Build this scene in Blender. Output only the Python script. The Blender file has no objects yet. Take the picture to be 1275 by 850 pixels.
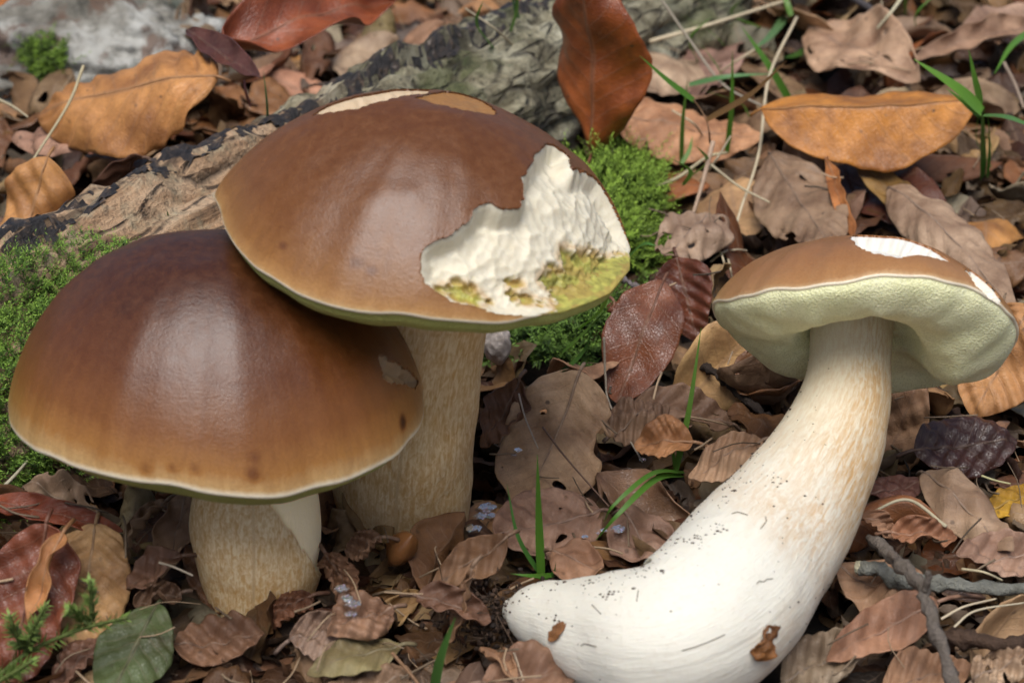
import bpy, math, random
import numpy as np
from mathutils import Vector, Matrix

# ------------------------------------------------------------------ camera, sky, sun, exposure
scene = bpy.context.scene
C = scene.collection
PITCH, DIST, HFOV = math.radians(28.0), 0.65, math.radians(30.0)
cam_d = bpy.data.cameras.new('camera'); cam = bpy.data.objects.new('camera', cam_d); C.objects.link(cam)
cam.location = (0, -DIST * math.cos(PITCH), DIST * math.sin(PITCH))
cam.rotation_euler = (math.pi / 2 - PITCH, 0, 0)
cam_d.sensor_width = 36; cam_d.angle = HFOV
cam_d.clip_start = 0.01; cam_d.clip_end = 300
cam_d.dof.use_dof = True; cam_d.dof.focus_distance = 0.555; cam_d.dof.aperture_fstop = 20
scene.camera = cam

SUN_EL, SUN_AZ = math.radians(67), math.radians(188)      # azimuth clockwise from +Y: behind and left of the camera
world = bpy.data.worlds.new('World'); scene.world = world; world.use_nodes = True
wn = world.node_tree; bg = wn.nodes['Background']
sky = wn.nodes.new('ShaderNodeTexSky'); sky.sky_type = 'NISHITA'; sky.sun_disc = False
sky.sun_elevation = SUN_EL; sky.sun_rotation = SUN_AZ; sky.air_density = 0.8; sky.dust_density = 3.0; sky.ozone_density = 0.3
wn.links.new(sky.outputs[0], bg.inputs[0]); bg.inputs[1].default_value = 0.05
sun_d = bpy.data.lights.new('sun', 'SUN'); sun = bpy.data.objects.new('sun', sun_d); C.objects.link(sun)
sun_d.energy = 1.5; sun_d.angle = math.radians(40); sun_d.color = (1.0, 0.99, 0.97)
sdir = Vector((math.sin(SUN_AZ) * math.cos(SUN_EL), math.cos(SUN_AZ) * math.cos(SUN_EL), math.sin(SUN_EL)))
sun.rotation_euler = sdir.to_track_quat('Z', 'Y').to_euler(); sun.location = (0, 0, 2)
scene.view_settings.view_transform = 'Standard'; scene.view_settings.look = 'None'
scene.view_settings.gamma = 1; scene.view_settings.use_curve_mapping = False
scene.view_settings.exposure = 1.15
scene.cycles.use_adaptive_sampling = True; scene.cycles.adaptive_threshold = 0.02; scene.cycles.max_bounces = 6; scene.cycles.diffuse_bounces = 3; scene.cycles.glossy_bounces = 2; scene.cycles.transmission_bounces = 4

random.seed(7); rng = np.random.default_rng(11)
CAMP = np.array(cam.location)
FPX = 637.5 / math.tan(HFOV / 2)
_R = np.array([1.0, 0, 0]); _U = np.array([0, math.sin(PITCH), math.cos(PITCH)]); _F = np.array([0, math.cos(PITCH), -math.sin(PITCH)])

def ray(px, py):
    d = _F * FPX + _R * (px - 637.5) - _U * (py - 425.0)
    return d / np.linalg.norm(d)
def at(px, py, z=0.0):                 # the point at height z that the photograph shows at px, py
    d = ray(px, py); return CAMP + d * ((z - CAMP[2]) / d[2])
def at_y(px, py, y):
    d = ray(px, py); return CAMP + d * ((y - CAMP[1]) / d[1])
def metres(px, p):                     # a length in photo pixels, at the depth of point p
    return px * float(np.dot(np.asarray(p) - CAMP, _F)) / FPX

# ------------------------------------------------------------------ noise
def _hash(i, j, k, seed):
    n = (i * 73856093) ^ (j * 19349663) ^ (k * 83492791) ^ (seed * 2654435761)
    n = (n ^ (n >> 13)) * 1274126177 & 0x7fffffff
    n = (n ^ (n >> 16)) * 974711 & 0x7fffffff
    return (n % 65536) / 32768.0 - 1.0
def vnoise(P, scale, seed=0):
    P = np.asarray(P, float) * scale + 500.0
    I = np.floor(P).astype(np.int64); F = P - I; F = F * F * (3 - 2 * F)
    out = 0
    for dx in (0, 1):
        wx = F[..., 0] if dx else 1 - F[..., 0]
        for dy in (0, 1):
            wy = F[..., 1] if dy else 1 - F[..., 1]
            for dz in (0, 1):
                wz = F[..., 2] if dz else 1 - F[..., 2]
                out = out + wx * wy * wz * _hash(I[..., 0] + dx, I[..., 1] + dy, I[..., 2] + dz, seed)
    return out
def fbm(P, scale, octv=4, seed=0, gain=0.5):
    s, a = 0, 1.0
    for o in range(octv):
        s = s + a * vnoise(P, scale * 2 ** o, seed + o); a *= gain
    return s
def smooth(a, b, x):
    t = np.clip((x - a) / (b - a), 0, 1); return t * t * (3 - 2 * t)

# ------------------------------------------------------------------ objects
def link(name, data, parent=None):
    o = bpy.data.objects.new(name, data); C.objects.link(o)
    if parent is not None: o.parent = parent
    return o
def tag(o, label, cat=None, group=None, kind=None):
    o['label'] = label
    if cat: o['category'] = cat
    if group: o['group'] = group
    if kind: o['kind'] = kind
    return o
def mesh(name, V, F, mat, parent=None, uv=None, col=None, smooth_=True, loc=None):
    V = np.asarray(V, float)
    o_loc = np.zeros(3)
    if loc is not None: o_loc = np.asarray(loc, float); V = V - o_loc
    me = bpy.data.meshes.new(name); me.from_pydata(V.tolist(), [], F if isinstance(F, list) else F.tolist())
    if uv is not None:
        l = me.uv_layers.new(name='UVMap'); vi = np.empty(len(me.loops), np.int32); me.loops.foreach_get('vertex_index', vi)
        l.data.foreach_set('uv', np.asarray(uv, np.float32)[vi].ravel())
    if col is not None:
        a = me.color_attributes.new('col', 'FLOAT_COLOR', 'POINT'); a.data.foreach_set('color', np.asarray(col, np.float32).ravel())
    if smooth_: me.shade_smooth()
    me.materials.append(mat); me.update()
    o = link(name, me, parent)
    if loc is not None: o.location = o_loc.tolist()
    return o
def empty(name, loc):
    o = bpy.data.objects.new(name, None); C.objects.link(o); o.location = [float(c) for c in loc]; o.empty_display_size = 0.01
    return o
def part(name, V, F, mat, root, under=None, **k):          # V in world space, kept under its thing (or under a part of it)
    L = np.array(root.location); return mesh(name, np.asarray(V) - L, F, mat, root if under is None else under, **k)
def grid_faces(nr, nc, wrap=False):
    i = np.arange(nr - 1)[:, None]; j = np.arange(nc if wrap else nc - 1)[None, :]
    j2 = (j + 1) % nc
    a = i * nc + j; b = i * nc + j2; c = (i + 1) * nc + j2; d = (i + 1) * nc + j
    return np.stack([a, b, c, d], -1).reshape(-1, 4)
def grid_normals(P, wrap=False):
    if wrap: du = np.roll(P, -1, 1) - np.roll(P, 1, 1)
    else: du = np.gradient(P, axis=1)
    dv = np.gradient(P, axis=0)
    n = np.cross(du, dv); n /= np.linalg.norm(n, axis=-1, keepdims=True) + 1e-12
    return n
def spline(pts, n):
    """Catmull-Rom through pts (k, d) -> (n, d)"""
    p = np.asarray(pts, float); k = len(p)
    t = np.linspace(0, k - 1, n); i = np.clip(np.floor(t).astype(int), 0, k - 2); f = (t - i)[:, None]
    g = lambda q: p[np.clip(q, 0, k - 1)]
    p0, p1, p2, p3 = g(i - 1), g(i), g(i + 1), g(i + 2)
    p0 = np.where((i == 0)[:, None], 2 * p1 - p2, p0); p3 = np.where((i == k - 2)[:, None], 2 * p2 - p1, p3)
    return 0.5 * (2 * p1 + (p2 - p0) * f + (2 * p0 - 5 * p1 + 4 * p2 - p3) * f ** 2 + (3 * p1 - p0 - 3 * p2 + p3) * f ** 3)
def frames(path, ref=(0.3, 0.2, 1.0)):
    T = np.gradient(path, axis=0); T /= np.linalg.norm(T, axis=1, keepdims=True) + 1e-12
    N = np.empty_like(T); r = np.asarray(ref, float); r = r - T[0] * np.dot(r, T[0])
    if np.linalg.norm(r) < 1e-3: r = np.array([1.0, 0, 0]) - T[0] * T[0][0]
    N[0] = r / np.linalg.norm(r)
    for k in range(1, len(T)):
        v = N[k - 1] - T[k] * np.dot(N[k - 1], T[k]); N[k] = v / (np.linalg.norm(v) + 1e-12)
    return T, N, np.cross(T, N)
def tube(path, rad, ns=8, cap=True, ref=(0.3, 0.2, 1.0), rough=0.0, seed=0):
    path = np.asarray(path, float); rad = np.broadcast_to(np.asarray(rad, float), (len(path),))
    T, N, B = frames(path, ref); a = np.linspace(0, 2 * math.pi, ns, endpoint=False)
    ring = N[:, None, :] * np.cos(a)[None, :, None] + B[:, None, :] * np.sin(a)[None, :, None]
    P = path[:, None, :] + ring * rad[:, None, None]
    if rough: P = P + ring * (fbm(P, 1 / (rad.mean() * 1.6), 3, seed)[..., None] * rough)
    V = P.reshape(-1, 3); F = grid_faces(len(path), ns, True)
    uv = np.stack(np.broadcast_arrays(a[None, :] / (2 * math.pi), np.linspace(0, 1, len(path))[:, None]), -1).reshape(-1, 2)
    F = F.tolist()
    if cap:
        n0 = len(V); V = np.vstack([V, path[:1] - T[:1] * rad[0] * .3, path[-1:] + T[-1:] * rad[-1] * .3]); uv = np.vstack([uv, [[.5, 0], [.5, 1]]])
        e = (len(path) - 1) * ns
        F += [[(j + 1) % ns, j, n0] for j in range(ns)] + [[e + j, e + (j + 1) % ns, n0 + 1] for j in range(ns)]
    return V, F, uv
class Bag:                              # several pieces of one part, joined
    def __init__(s): s.V, s.F, s.uv, s.col, s.n = [], [], [], [], 0
    def add(s, V, F, uv=None, col=None):
        V = np.asarray(V, float); s.V.append(V)
        s.F += [[i + s.n for i in f] for f in (F if isinstance(F, list) else F.tolist())]
        s.uv.append(np.zeros((len(V), 2)) if uv is None else uv)
        c = np.asarray((.5, .5, .5, 1) if col is None else col, float); s.col.append(np.broadcast_to(c, (len(V), 4)) if c.ndim == 1 else c); s.n += len(V)
    def build(s, name, mat, parent=None, loc=None, **k):
        V = np.vstack(s.V)
        if parent is not None: V = V - np.array(parent.location)
        return mesh(name, V, s.F, mat, parent, uv=np.vstack(s.uv), col=np.vstack(s.col), loc=loc, **k)

# ------------------------------------------------------------------ materials
class NT:
    def __init__(s, name):
        s.m = bpy.data.materials.new(name); s.m.use_nodes = True; s.t = s.m.node_tree; s.b = s.t.nodes['Principled BSDF']
    def n(s, typ, **kw):
        x = s.t.nodes.new('ShaderNode' + typ)
        for k, v in kw.items(): setattr(x, k, v)
        return x
    def put(s, sock, v):
        if hasattr(v, 'is_output') or isinstance(v, bpy.types.NodeSocket): s.t.links.new(v, sock)
        else:
            if isinstance(v, (tuple, list)) and len(v) == 3 and sock.type == 'RGBA': v = tuple(v) + (1,)
            sock.default_value = v
    def set(s, **kw):
        for k, v in kw.items(): s.put(s.b.inputs[k.replace('_', ' ')], v)
    def coord(s, which='Object'): return s.n('TexCoord').outputs[which]
    def mapping(s, vec, scale=(1, 1, 1), loc=(0, 0, 0)):
        x = s.n('Mapping'); s.put(x.inputs[0], vec); x.inputs['Scale'].default_value = scale; x.inputs['Location'].default_value = loc; return x.outputs[0]
    def noise(s, vec, scale, detail=4, rough=.55, dist=0.0):
        x = s.n('TexNoise'); s.put(x.inputs['Vector'], vec); x.inputs['Scale'].default_value = scale
        x.inputs['Detail'].default_value = detail; x.inputs['Roughness'].default_value = rough; x.inputs['Distortion'].default_value = dist
        return x.outputs['Fac']
    def voro(s, vec, scale, feature='F1', rand=1.0):
        x = s.n('TexVoronoi', feature=feature); s.put(x.inputs['Vector'], vec); x.inputs['Scale'].default_value = scale; x.inputs['Randomness'].default_value = rand
        return x.outputs['Distance']
    def math(s, op, a, b=0.0, c=0.0, clamp=False):
        x = s.n('Math', operation=op); x.use_clamp = clamp
        for i, v in enumerate((a, b, c)): s.put(x.inputs[i], v)
        return x.outputs[0]
    def ramp(s, fac, stops, interp='LINEAR'):
        x = s.n('ValToRGB'); s.put(x.inputs[0], fac); e = x.color_ramp.elements; x.color_ramp.interpolation = interp
        while len(e) < len(stops): e.new(0.5)
        for el, (p, c) in zip(e, stops):
            el.position = p; el.color = (c, c, c, 1) if not isinstance(c, (tuple, list)) else tuple(c[:3]) + (1,)
        return x.outputs[0]
    def mix(s, fac, a, b, blend='MIX'):
        x = s.n('Mix', data_type='RGBA', blend_type=blend); s.put(x.inputs['Factor'], fac); s.put(x.inputs['A'], a) if False else None
        s.put(x.inputs[6], a); s.put(x.inputs[7], b); return x.outputs[2]
    def attr(s, name='col'): return s.n('Attribute', attribute_name=name)
    def uv(s): return s.n('UVMap', uv_map='UVMap').outputs[0]
    def xyz(s, vec):
        x = s.n('SeparateXYZ'); s.put(x.inputs[0], vec); return x.outputs
    def bump(s, h, strength=.5, dist=.001, prev=None):
        x = s.n('Bump'); s.put(x.inputs['Height'], h); x.inputs['Strength'].default_value = strength; x.inputs['Distance'].default_value = dist
        if prev is not None: s.put(x.inputs['Normal'], prev)
        return x.outputs[0]

def m_leaf():
    t = NT('dead_leaf'); a = t.attr(); col, wet = a.outputs['Color'], a.outputs['Alpha']
    u, v, _ = t.xyz(t.uv()); pos = t.coord('Object')
    av = t.math('ABSOLUTE', t.math('SUBTRACT', v, .5))                       # 0 midrib .. 0.5 margin
    ph = t.math('SUBTRACT', t.math('MULTIPLY', u, 9.0), t.math('MULTIPLY', av, 3.6))
    d = t.math('ABSOLUTE', t.math('SUBTRACT', t.math('FRACT', ph), .5))      # 0 on a side vein
    vein = t.math('MULTIPLY', t.ramp(d, [(0.0, 1.0), (.035, .6), (.08, 0.0)]), t.ramp(av, [(.0, 1), (.42, .7), (.5, .1)]))
    rib = t.ramp(av, [(0.0, 1.0), (.018, .8), (.035, 0.0)])
    lines = t.math('MAXIMUM', t.math('MULTIPLY', vein, .7), rib)
    n1 = t.noise(pos, 55, 3, .6); n2 = t.noise(pos, 260, 4, .65); n3 = t.noise(pos, 1100, 2, .6); n4 = t.noise(t.mapping(pos, loc=(3, 1, 2)), 110, 3, .7, .6)
    c = t.mix(t.ramp(n1, [(.35, 0.0), (.65, 1.0)]), t.mix(1, col, (.60, .50, .42), 'MULTIPLY'), t.mix(1, col, (1.30, 1.24, 1.12), 'MULTIPLY'))
    c = t.mix(t.ramp(n2, [(.4, 0.0), (.75, .55)]), c, t.mix(1, c, (.55, .48, .42), 'MULTIPLY'))
    c = t.mix(t.math('MULTIPLY', t.ramp(n4, [(.57, 0), (.68, 1)]), .45), c, t.mix(.5, c, (.10, .055, .03)))      # decayed blotches
    spots = t.voro(t.mapping(pos, loc=(.3, .7, .1)), 170)
    c = t.mix(t.math('MULTIPLY', t.ramp(spots, [(.08, .8), (.16, 0)]), t.ramp(n1, [(.5, 0), (.6, 1)])), c, (.05, .03, .02))
    c = t.mix(t.math('MULTIPLY', lines, .45), c, t.mix(.55, t.mix(1, c, (.5, .42, .4), 'MULTIPLY'), (.3, .2, .13)))
    c = t.mix(t.math('MULTIPLY', t.ramp(n3, [(.45, 0), (.8, .4)]), 1.0), c, t.mix(1, c, (1.5, 1.45, 1.4), 'MULTIPLY'))
    net = t.voro(t.mapping(t.uv(), (34, 16, 1)), 1.6, 'DISTANCE_TO_EDGE')
    h = t.math('ADD', t.math('MULTIPLY', lines, -.25), t.math('MULTIPLY', t.ramp(net, [(0, 0), (.12, 1)]), .16))
    h = t.math('ADD', h, t.math('MULTIPLY', n2, .55)); h = t.math('ADD', h, t.math('MULTIPLY', n3, .14))
    r = t.math('SUBTRACT', t.math('ADD', .44, t.math('MULTIPLY', n2, .26)), t.math('MULTIPLY', wet, .30))
    t.set(Base_Color=c, Roughness=r, Normal=t.bump(h, .5, .0010), Specular_IOR_Level=t.math('ADD', .34, t.math('MULTIPLY', wet, .35)))
    return t.m
def m_rib():
    t = NT('leaf_rib'); a = t.attr(); n = t.noise(t.coord(), 300, 4)
    t.set(Base_Color=t.mix(t.ramp(n, [(.3, 0), (.7, 1)]), t.mix(1, a.outputs['Color'], (.5, .45, .42), 'MULTIPLY'), t.mix(.3, a.outputs['Color'], (.25, .17, .11))), Roughness=.6, Normal=t.bump(n, .4, .0005))
    return t.m
def m_soil():
    t = NT('forest_soil'); p = t.coord(); n = t.noise(p, 60, 8, .7); v = t.voro(p, 35); v2 = t.voro(t.mapping(p, loc=(.4, .2, 0)), 14)
    c = t.ramp(n, [(.3, (.012, .007, .004)), (.55, (.03, .018, .01)), (.75, (.06, .035, .02))])
    c = t.mix(t.ramp(v, [(.1, .6), (.5, 0)]), c, (.09, .05, .028))
    c = t.mix(t.ramp(v2, [(.2, .3), (.4, 0)]), c, (.08, .042, .02))
    nf = t.noise(p, 420, 6, .7)
    c = t.mix(t.ramp(nf, [(.4, .8), (.6, 0)]), c, (.006, .004, .002))
    t.set(Base_Color=c, Roughness=.9, Normal=t.bump(t.math('ADD', n, nf), 1, .005)); return t.m
def m_cap(name, stops, light, red):
    t = NT(name); u, v, _ = t.xyz(t.uv()); p = t.coord(); a = t.attr()
    n1 = t.noise(p, 38, 4, .6); n2 = t.noise(p, 420, 5, .6); n3 = t.noise(p, 1700, 3, .6)
    fib = t.noise(t.mapping(t.uv(), (120, 5, 1)), 1.0, 5, .6, .4)             # radial fibres
    k = t.math('ADD', v, t.math('MULTIPLY', t.math('SUBTRACT', n1, .5), .13))
    k = t.math('ADD', k, t.math('MULTIPLY', t.math('SUBTRACT', fib, .5), .07))
    k = t.math('ADD', k, t.math('MULTIPLY', t.math('SUBTRACT', n2, .5), .06))
    k = t.math('ADD', k, t.math('SUBTRACT', a.outputs['Color'], .5))
    edge = t.math('ADD', v, t.math('MULTIPLY', t.math('SUBTRACT', fib, .5), .02))
    c = t.ramp(k, stops)
    c = t.mix(t.ramp(fib, [(.35, .16), (.62, 0)]), c, t.mix(1, c, (.6, .5, .45), 'MULTIPLY'))
    c = t.mix(t.ramp(n2, [(.42, .0), (.75, .3)]), c, light)
    c = t.mix(t.ramp(n3, [(.3, .35), (.6, 0)]), c, t.mix(1, c, (.55, .5, .45), 'MULTIPLY'))
    sp = t.voro(p, 75); c = t.mix(t.math('MULTIPLY', t.ramp(sp, [(.06, .7), (.1, 0)]), t.ramp(t.noise(p, 22, 2), [(.55, 0), (.62, 1)])), c, (.09, .03, .012))
    c = t.mix(t.ramp(edge, [(.968, 0), (.99, .6), (1.0, 1)]), c, (.80, .70, .52))
    h = t.math('ADD', t.math('MULTIPLY', n2, .34), t.math('MULTIPLY', n3, .34)); h = t.math('ADD', h, t.math('MULTIPLY', fib, .10))
    r = t.math('ADD', .29, t.math('MULTIPLY', n2, .16))
    t.set(Base_Color=c, Roughness=r, Normal=t.bump(h, .38, .0008), Specular_IOR_Level=.55, Subsurface_Weight=.05, Subsurface_Radius=(.004, .002, .001), Subsurface_Scale=1.0)
    return t.m
def m_pores(name, base, dark):
    t = NT(name); p = t.coord(); vo = t.voro(p, 1700); n = t.noise(p, 55, 5, .6); n2 = t.noise(p, 300, 4)
    c = t.mix(t.ramp(n, [(.3, 0), (.7, 1)]), dark, base)
    c = t.mix(t.ramp(vo, [(.1, .55), (.4, 0)]), c, t.mix(1, c, (.5, .5, .3), 'MULTIPLY'))
    t.set(Base_Color=c, Roughness=.7, Normal=t.bump(t.math('ADD', t.math('MULTIPLY', vo, .6), t.math('MULTIPLY', n2, .12)), .5, .0009), Subsurface_Weight=.15, Subsurface_Radius=(.004, .0035, .0015), Subsurface_Scale=1.0)
    return t.m
def m_flesh():
    t = NT('mushroom_flesh'); p = t.coord(); a = t.attr(); n = t.noise(p, 260, 5, .6); n2 = t.noise(p, 900, 4)
    c = t.mix(t.ramp(n, [(.4, 0), (.8, .3)]), a.outputs['Color'], t.mix(1, a.outputs['Color'], (.82, .72, .5), 'MULTIPLY'))
    t.set(Base_Color=c, Roughness=.55, Normal=t.bump(t.math('ADD', n, t.math('MULTIPLY', n2, .5)), .35, .0008), Subsurface_Weight=.2, Subsurface_Radius=(.004, .003, .002), Subsurface_Scale=1.0)
    return t.m
def m_stem(name, pale, tan, net=.5):
    t = NT(name); p = t.coord(); a = t.attr(); uv = t.uv()
    s1 = t.noise(t.mapping(uv, (105, 46, 1)), 1.0, 4, .62, .9)
    s2 = t.noise(t.mapping(uv, (120, 14, 1), (3, 1, 0)), 1.0, 4, .65, .8)
    n = t.noise(p, 30, 4, .6); n2 = t.noise(p, 650, 4, .6)
    k = t.math('ADD', t.math('MULTIPLY', s1, .6), t.math('MULTIPLY', s2, .4))
    tanness = t.math('MULTIPLY', t.ramp(k, [(.40, 1), (.5, .5), (.58, 0)]), 1.0)
    k2 = t.math('ADD', t.math('MULTIPLY', tanness, net), t.math('MULTIPLY', t.ramp(n, [(.3, 0), (.75, .6)]), net))
    k2 = t.math('MULTIPLY', k2, a.outputs['Alpha'], clamp=True)
    c = t.mix(k2, t.mix(1, a.outputs['Color'], pale, 'MULTIPLY'), tan)
    c = t.mix(t.ramp(n2, [(.55, 0), (.85, .35)]), c, t.mix(1, c, (.7, .6, .5), 'MULTIPLY'))
    t.set(Base_Color=c, Roughness=.6, Normal=t.bump(t.math('ADD', t.math('MULTIPLY', k, .9), t.math('MULTIPLY', n2, .4)), .5, .0009), Specular_IOR_Level=.35, Subsurface_Weight=.15, Subsurface_Radius=(.005, .0035, .002), Subsurface_Scale=1.0)
    return t.m
def m_log():
    t = NT('rotten_log'); p = t.coord(); u, v, _ = t.xyz(t.uv()); a = t.attr()
    n = t.noise(p, 45, 7, .68); n2 = t.noise(t.mapping(p, loc=(2, 0, 1)), 90, 6, .65); n3 = t.noise(p, 420, 5, .7); n4 = t.noise(t.mapping(p, loc=(1, 4, 1)), 26, 4, .6)
    grain = t.noise(t.mapping(t.uv(), (46, 9, 1)), 1.0, 6, .65, .6)
    tan = t.ramp(grain, [(.34, (.10, .05, .024)), (.44, (.40, .245, .135)), (.62, (.58, .40, .25))])
    grey = t.ramp(n, [(.33, (.03, .026, .015)), (.42, (.17, .145, .085)), (.52, (.36, .325, .215)), (.68, (.54, .51, .38))])
    c = t.mix(t.math('MULTIPLY', a.outputs['Alpha'], t.ramp(n2, [(.32, .25), (.5, 1)])), grey, tan)
    c = t.mix(t.math('MULTIPLY', t.ramp(n4, [(.5, 0), (.62, .6)]), t.math('SUBTRACT', 1.1, a.outputs['Alpha'], clamp=True)), c, (.085, .11, .03))
    c = t.mix(t.ramp(n3, [(.3, .7), (.5, 0)]), c, (.02, .016, .011))
    ck = t.voro(t.mapping(t.uv(), (30, 26, 1)), 1.0, 'DISTANCE_TO_EDGE'); crack = t.math('MULTIPLY', t.ramp(ck, [(.0, 1), (.035, .6), (.09, 0)]), t.ramp(n2, [(.42, 0), (.55, 1)]))
    c = t.mix(t.math('MULTIPLY', crack, .85), c, (.03, .02, .012))
    h = t.math('SUBTRACT', n, t.math('MULTIPLY', crack, .8)); h = t.math('ADD', h, t.math('ADD', t.math('MULTIPLY', n3, .5), t.math('MULTIPLY', grain, .5)))
    t.set(Base_Color=c, Roughness=.8, Normal=t.bump(h, .9, .005)); return t.m
def m_bark():
    t = NT('black_crust'); p = t.coord(); n = t.noise(p, 240, 6, .7); n2 = t.noise(t.mapping(p, loc=(1, 1, 4)), 120, 4, .6)
    c = t.ramp(n, [(.32, (.007, .006, .007)), (.50, (.026, .022, .022)), (.60, (.075, .05, .034)), (.72, (.24, .16, .10))])
    c = t.mix(t.math('MULTIPLY', t.ramp(n, [(.6, 0), (.66, 1)]), t.ramp(n2, [(.52, 0), (.6, 1)])), c, (.45, .4, .36))
    t.set(Base_Color=c, Roughness=t.math('ADD', .25, t.math('MULTIPLY', n, .4)), Normal=t.bump(n, 1, .003)); return t.m
def m_stone():
    t = NT('lichen_stone'); p = t.coord(); n = t.noise(p, 28, 6, .62); n2 = t.noise(t.mapping(p, loc=(2, 2, 0)), 48, 5, .6); n3 = t.noise(p, 240, 6, .7); n4 = t.noise(t.mapping(p, loc=(5, 2, 3)), 34, 4)
    c = t.ramp(n, [(.36, (.06, .055, .042)), (.47, (.22, .205, .17)), (.58, (.40, .39, .35)), (.75, (.56, .56, .52))])
    c = t.mix(t.ramp(n2, [(.54, 0), (.6, .85)]), c, (.13, .075, .05))
    c = t.mix(t.ramp(n4, [(.58, 0), (.64, .85)]), c, (.06, .075, .055))
    c = t.mix(t.ramp(n3, [(.3, .7), (.48, 0)]), c, (.08, .075, .06))
    t.set(Base_Color=c, Roughness=.85, Normal=t.bump(t.math('ADD', n, t.math('MULTIPLY', n3, .5)), .8, .005)); return t.m
def m_plain(name, rough=.5, var=.35, scale=120, spec=.4, bump=.4):
    """colour from the mesh, broken up by noise"""
    t = NT(name); p = t.coord(); a = t.attr(); n = t.noise(p, scale, 5, .65); n2 = t.noise(p, scale * 5, 4, .6)
    c = t.mix(t.ramp(n, [(.3, var), (.6, 0)]), a.outputs['Color'], t.mix(1, a.outputs['Color'], (.45, .42, .35), 'MULTIPLY'))
    c = t.mix(t.ramp(n2, [(.5, 0), (.8, var)]), c, t.mix(1, a.outputs['Color'], (1.5, 1.45, 1.3), 'MULTIPLY'))
    t.set(Base_Color=c, Roughness=rough, Specular_IOR_Level=spec, Normal=t.bump(t.math('ADD', n, n2), bump, .0012)); return t.m
def m_blade():
    t = NT('grass_blade'); a = t.attr(); u, v, _ = t.xyz(t.uv()); n = t.noise(t.mapping(t.uv(), (14, 3, 1)), 1, 3)
    c = t.mix(t.ramp(n, [(.3, .4), (.7, 0)]), a.outputs['Color'], t.mix(1, a.outputs['Color'], (.55, .6, .5), 'MULTIPLY'))
    t.set(Base_Color=c, Roughness=.38, Specular_IOR_Level=.45, Normal=t.bump(n, .3, .0004))
    tr = t.n('BsdfTranslucent'); t.put(tr.inputs[0], c); mx = t.n('MixShader'); mx.inputs[0].default_value = .3
    t.t.links.new(t.b.outputs[0], mx.inputs[1]); t.t.links.new(tr.outputs[0], mx.inputs[2])
    t.t.links.new(mx.outputs[0], t.t.nodes['Material Output'].inputs[0]); return t.m
def m_slime():
    t = NT('slime'); n = t.noise(t.coord(), 900, 3)
    t.set(Base_Color=(.9, .92, 1), Roughness=.04, IOR=1.36, Transmission_Weight=.9, Specular_IOR_Level=1.0, Thin_Film_Thickness=t.math('MULTIPLY_ADD', n, 500, 250), Thin_Film_IOR=1.6, Normal=t.bump(n, .6, .001))
    return t.m

M = dict(leaf=m_leaf(), rib=m_rib(), soil=m_soil(), flesh=m_flesh(), log=m_log(), bark=m_bark(), stone=m_stone(), blade=m_blade(), slime=m_slime(),
         moss=m_plain('moss_leaves', .6, .4, 90, .3), twig=m_plain('twig_bark', .75, .7, 220, .25, 1.0), straw=m_plain('dry_straw', .6, .3, 200), crumb=m_plain('soil_crumb', .8, .5, 500),
         nut=m_plain('nut_shell', .28, .3, 200, .5, .2), pale=m_plain('pale_skin', .5, .3, 200))
M['cap1'] = m_cap('dark_brown_cap', [(0, (.036, .0095, .0024)), (.38, (.058, .0155, .0030)), (.62, (.108, .0320, .0055)), (.78, (.200, .072, .013)), (.89, (.345, .155, .038)), (1.0, (.62, .41, .18))], (.16, .055, .016), .1)
M['cap2'] = m_cap('chestnut_cap', [(0, (.104, .0325, .0060)), (.4, (.120, .039, .0068)), (.66, (.165, .059, .0105)), (.83, (.260, .111, .024)), (.93, (.42, .215, .068)), (1.0, (.58, .38, .17))], (.24, .10, .034), .1)
M['cap3'] = m_cap('tan_cap', [(0, (.22, .086, .023)), (.4, (.25, .10, .028)), (.7, (.32, .142, .045)), (.9, (.38, .19, .07)), (1.0, (.55, .36, .18))], (.36, .18, .075), .1)
M['pores12'] = m_pores('olive_pores', (.46, .46, .13), (.34, .35, .09))
M['pores3'] = m_pores('pale_pores', (.86, .84, .53), (.79, .78, .44))
M['stem1'] = m_stem('tan_stem', (.90, .71, .43), (.62, .35, .12), .78)
M['stem2'] = m_stem('buff_stem', (.90, .71, .43), (.62, .35, .12), .75)
M['stem3'] = m_stem('white_stem', (.73, .70, .60), (.54, .335, .15), .74)

# ------------------------------------------------------------------ ground
def ground_z(x, y):
    P = np.stack([x, y, np.zeros_like(x)], -1)
    near_ = sum(np.exp(-((x - a) ** 2 + (y - b) ** 2) / .030 ** 2) for a, b in ((-.068, -.148), (-.027, -.104)))
    return -0.011 + .005 * near_ + .005 * fbm(P, 9, 3, 5) + .016 * smooth(.02, .35, y) * smooth(-.1, .25, x) + .006 * smooth(.05, .25, y) + .015 * fbm(P, 1.2, 2, 9) * smooth(.6, 2, np.hypot(x, y))
g = np.linspace(-1, 1, 240); gx = .55 * g + 29.4 * np.sign(g) * np.abs(g) ** 7
X, Y = np.meshgrid(gx, gx + .08); Z = ground_z(X, Y)
o = mesh('ground', np.stack([X, Y, Z], -1).reshape(-1, 3), grid_faces(240, 240), M['soil']); o['kind'] = 'structure'

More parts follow.
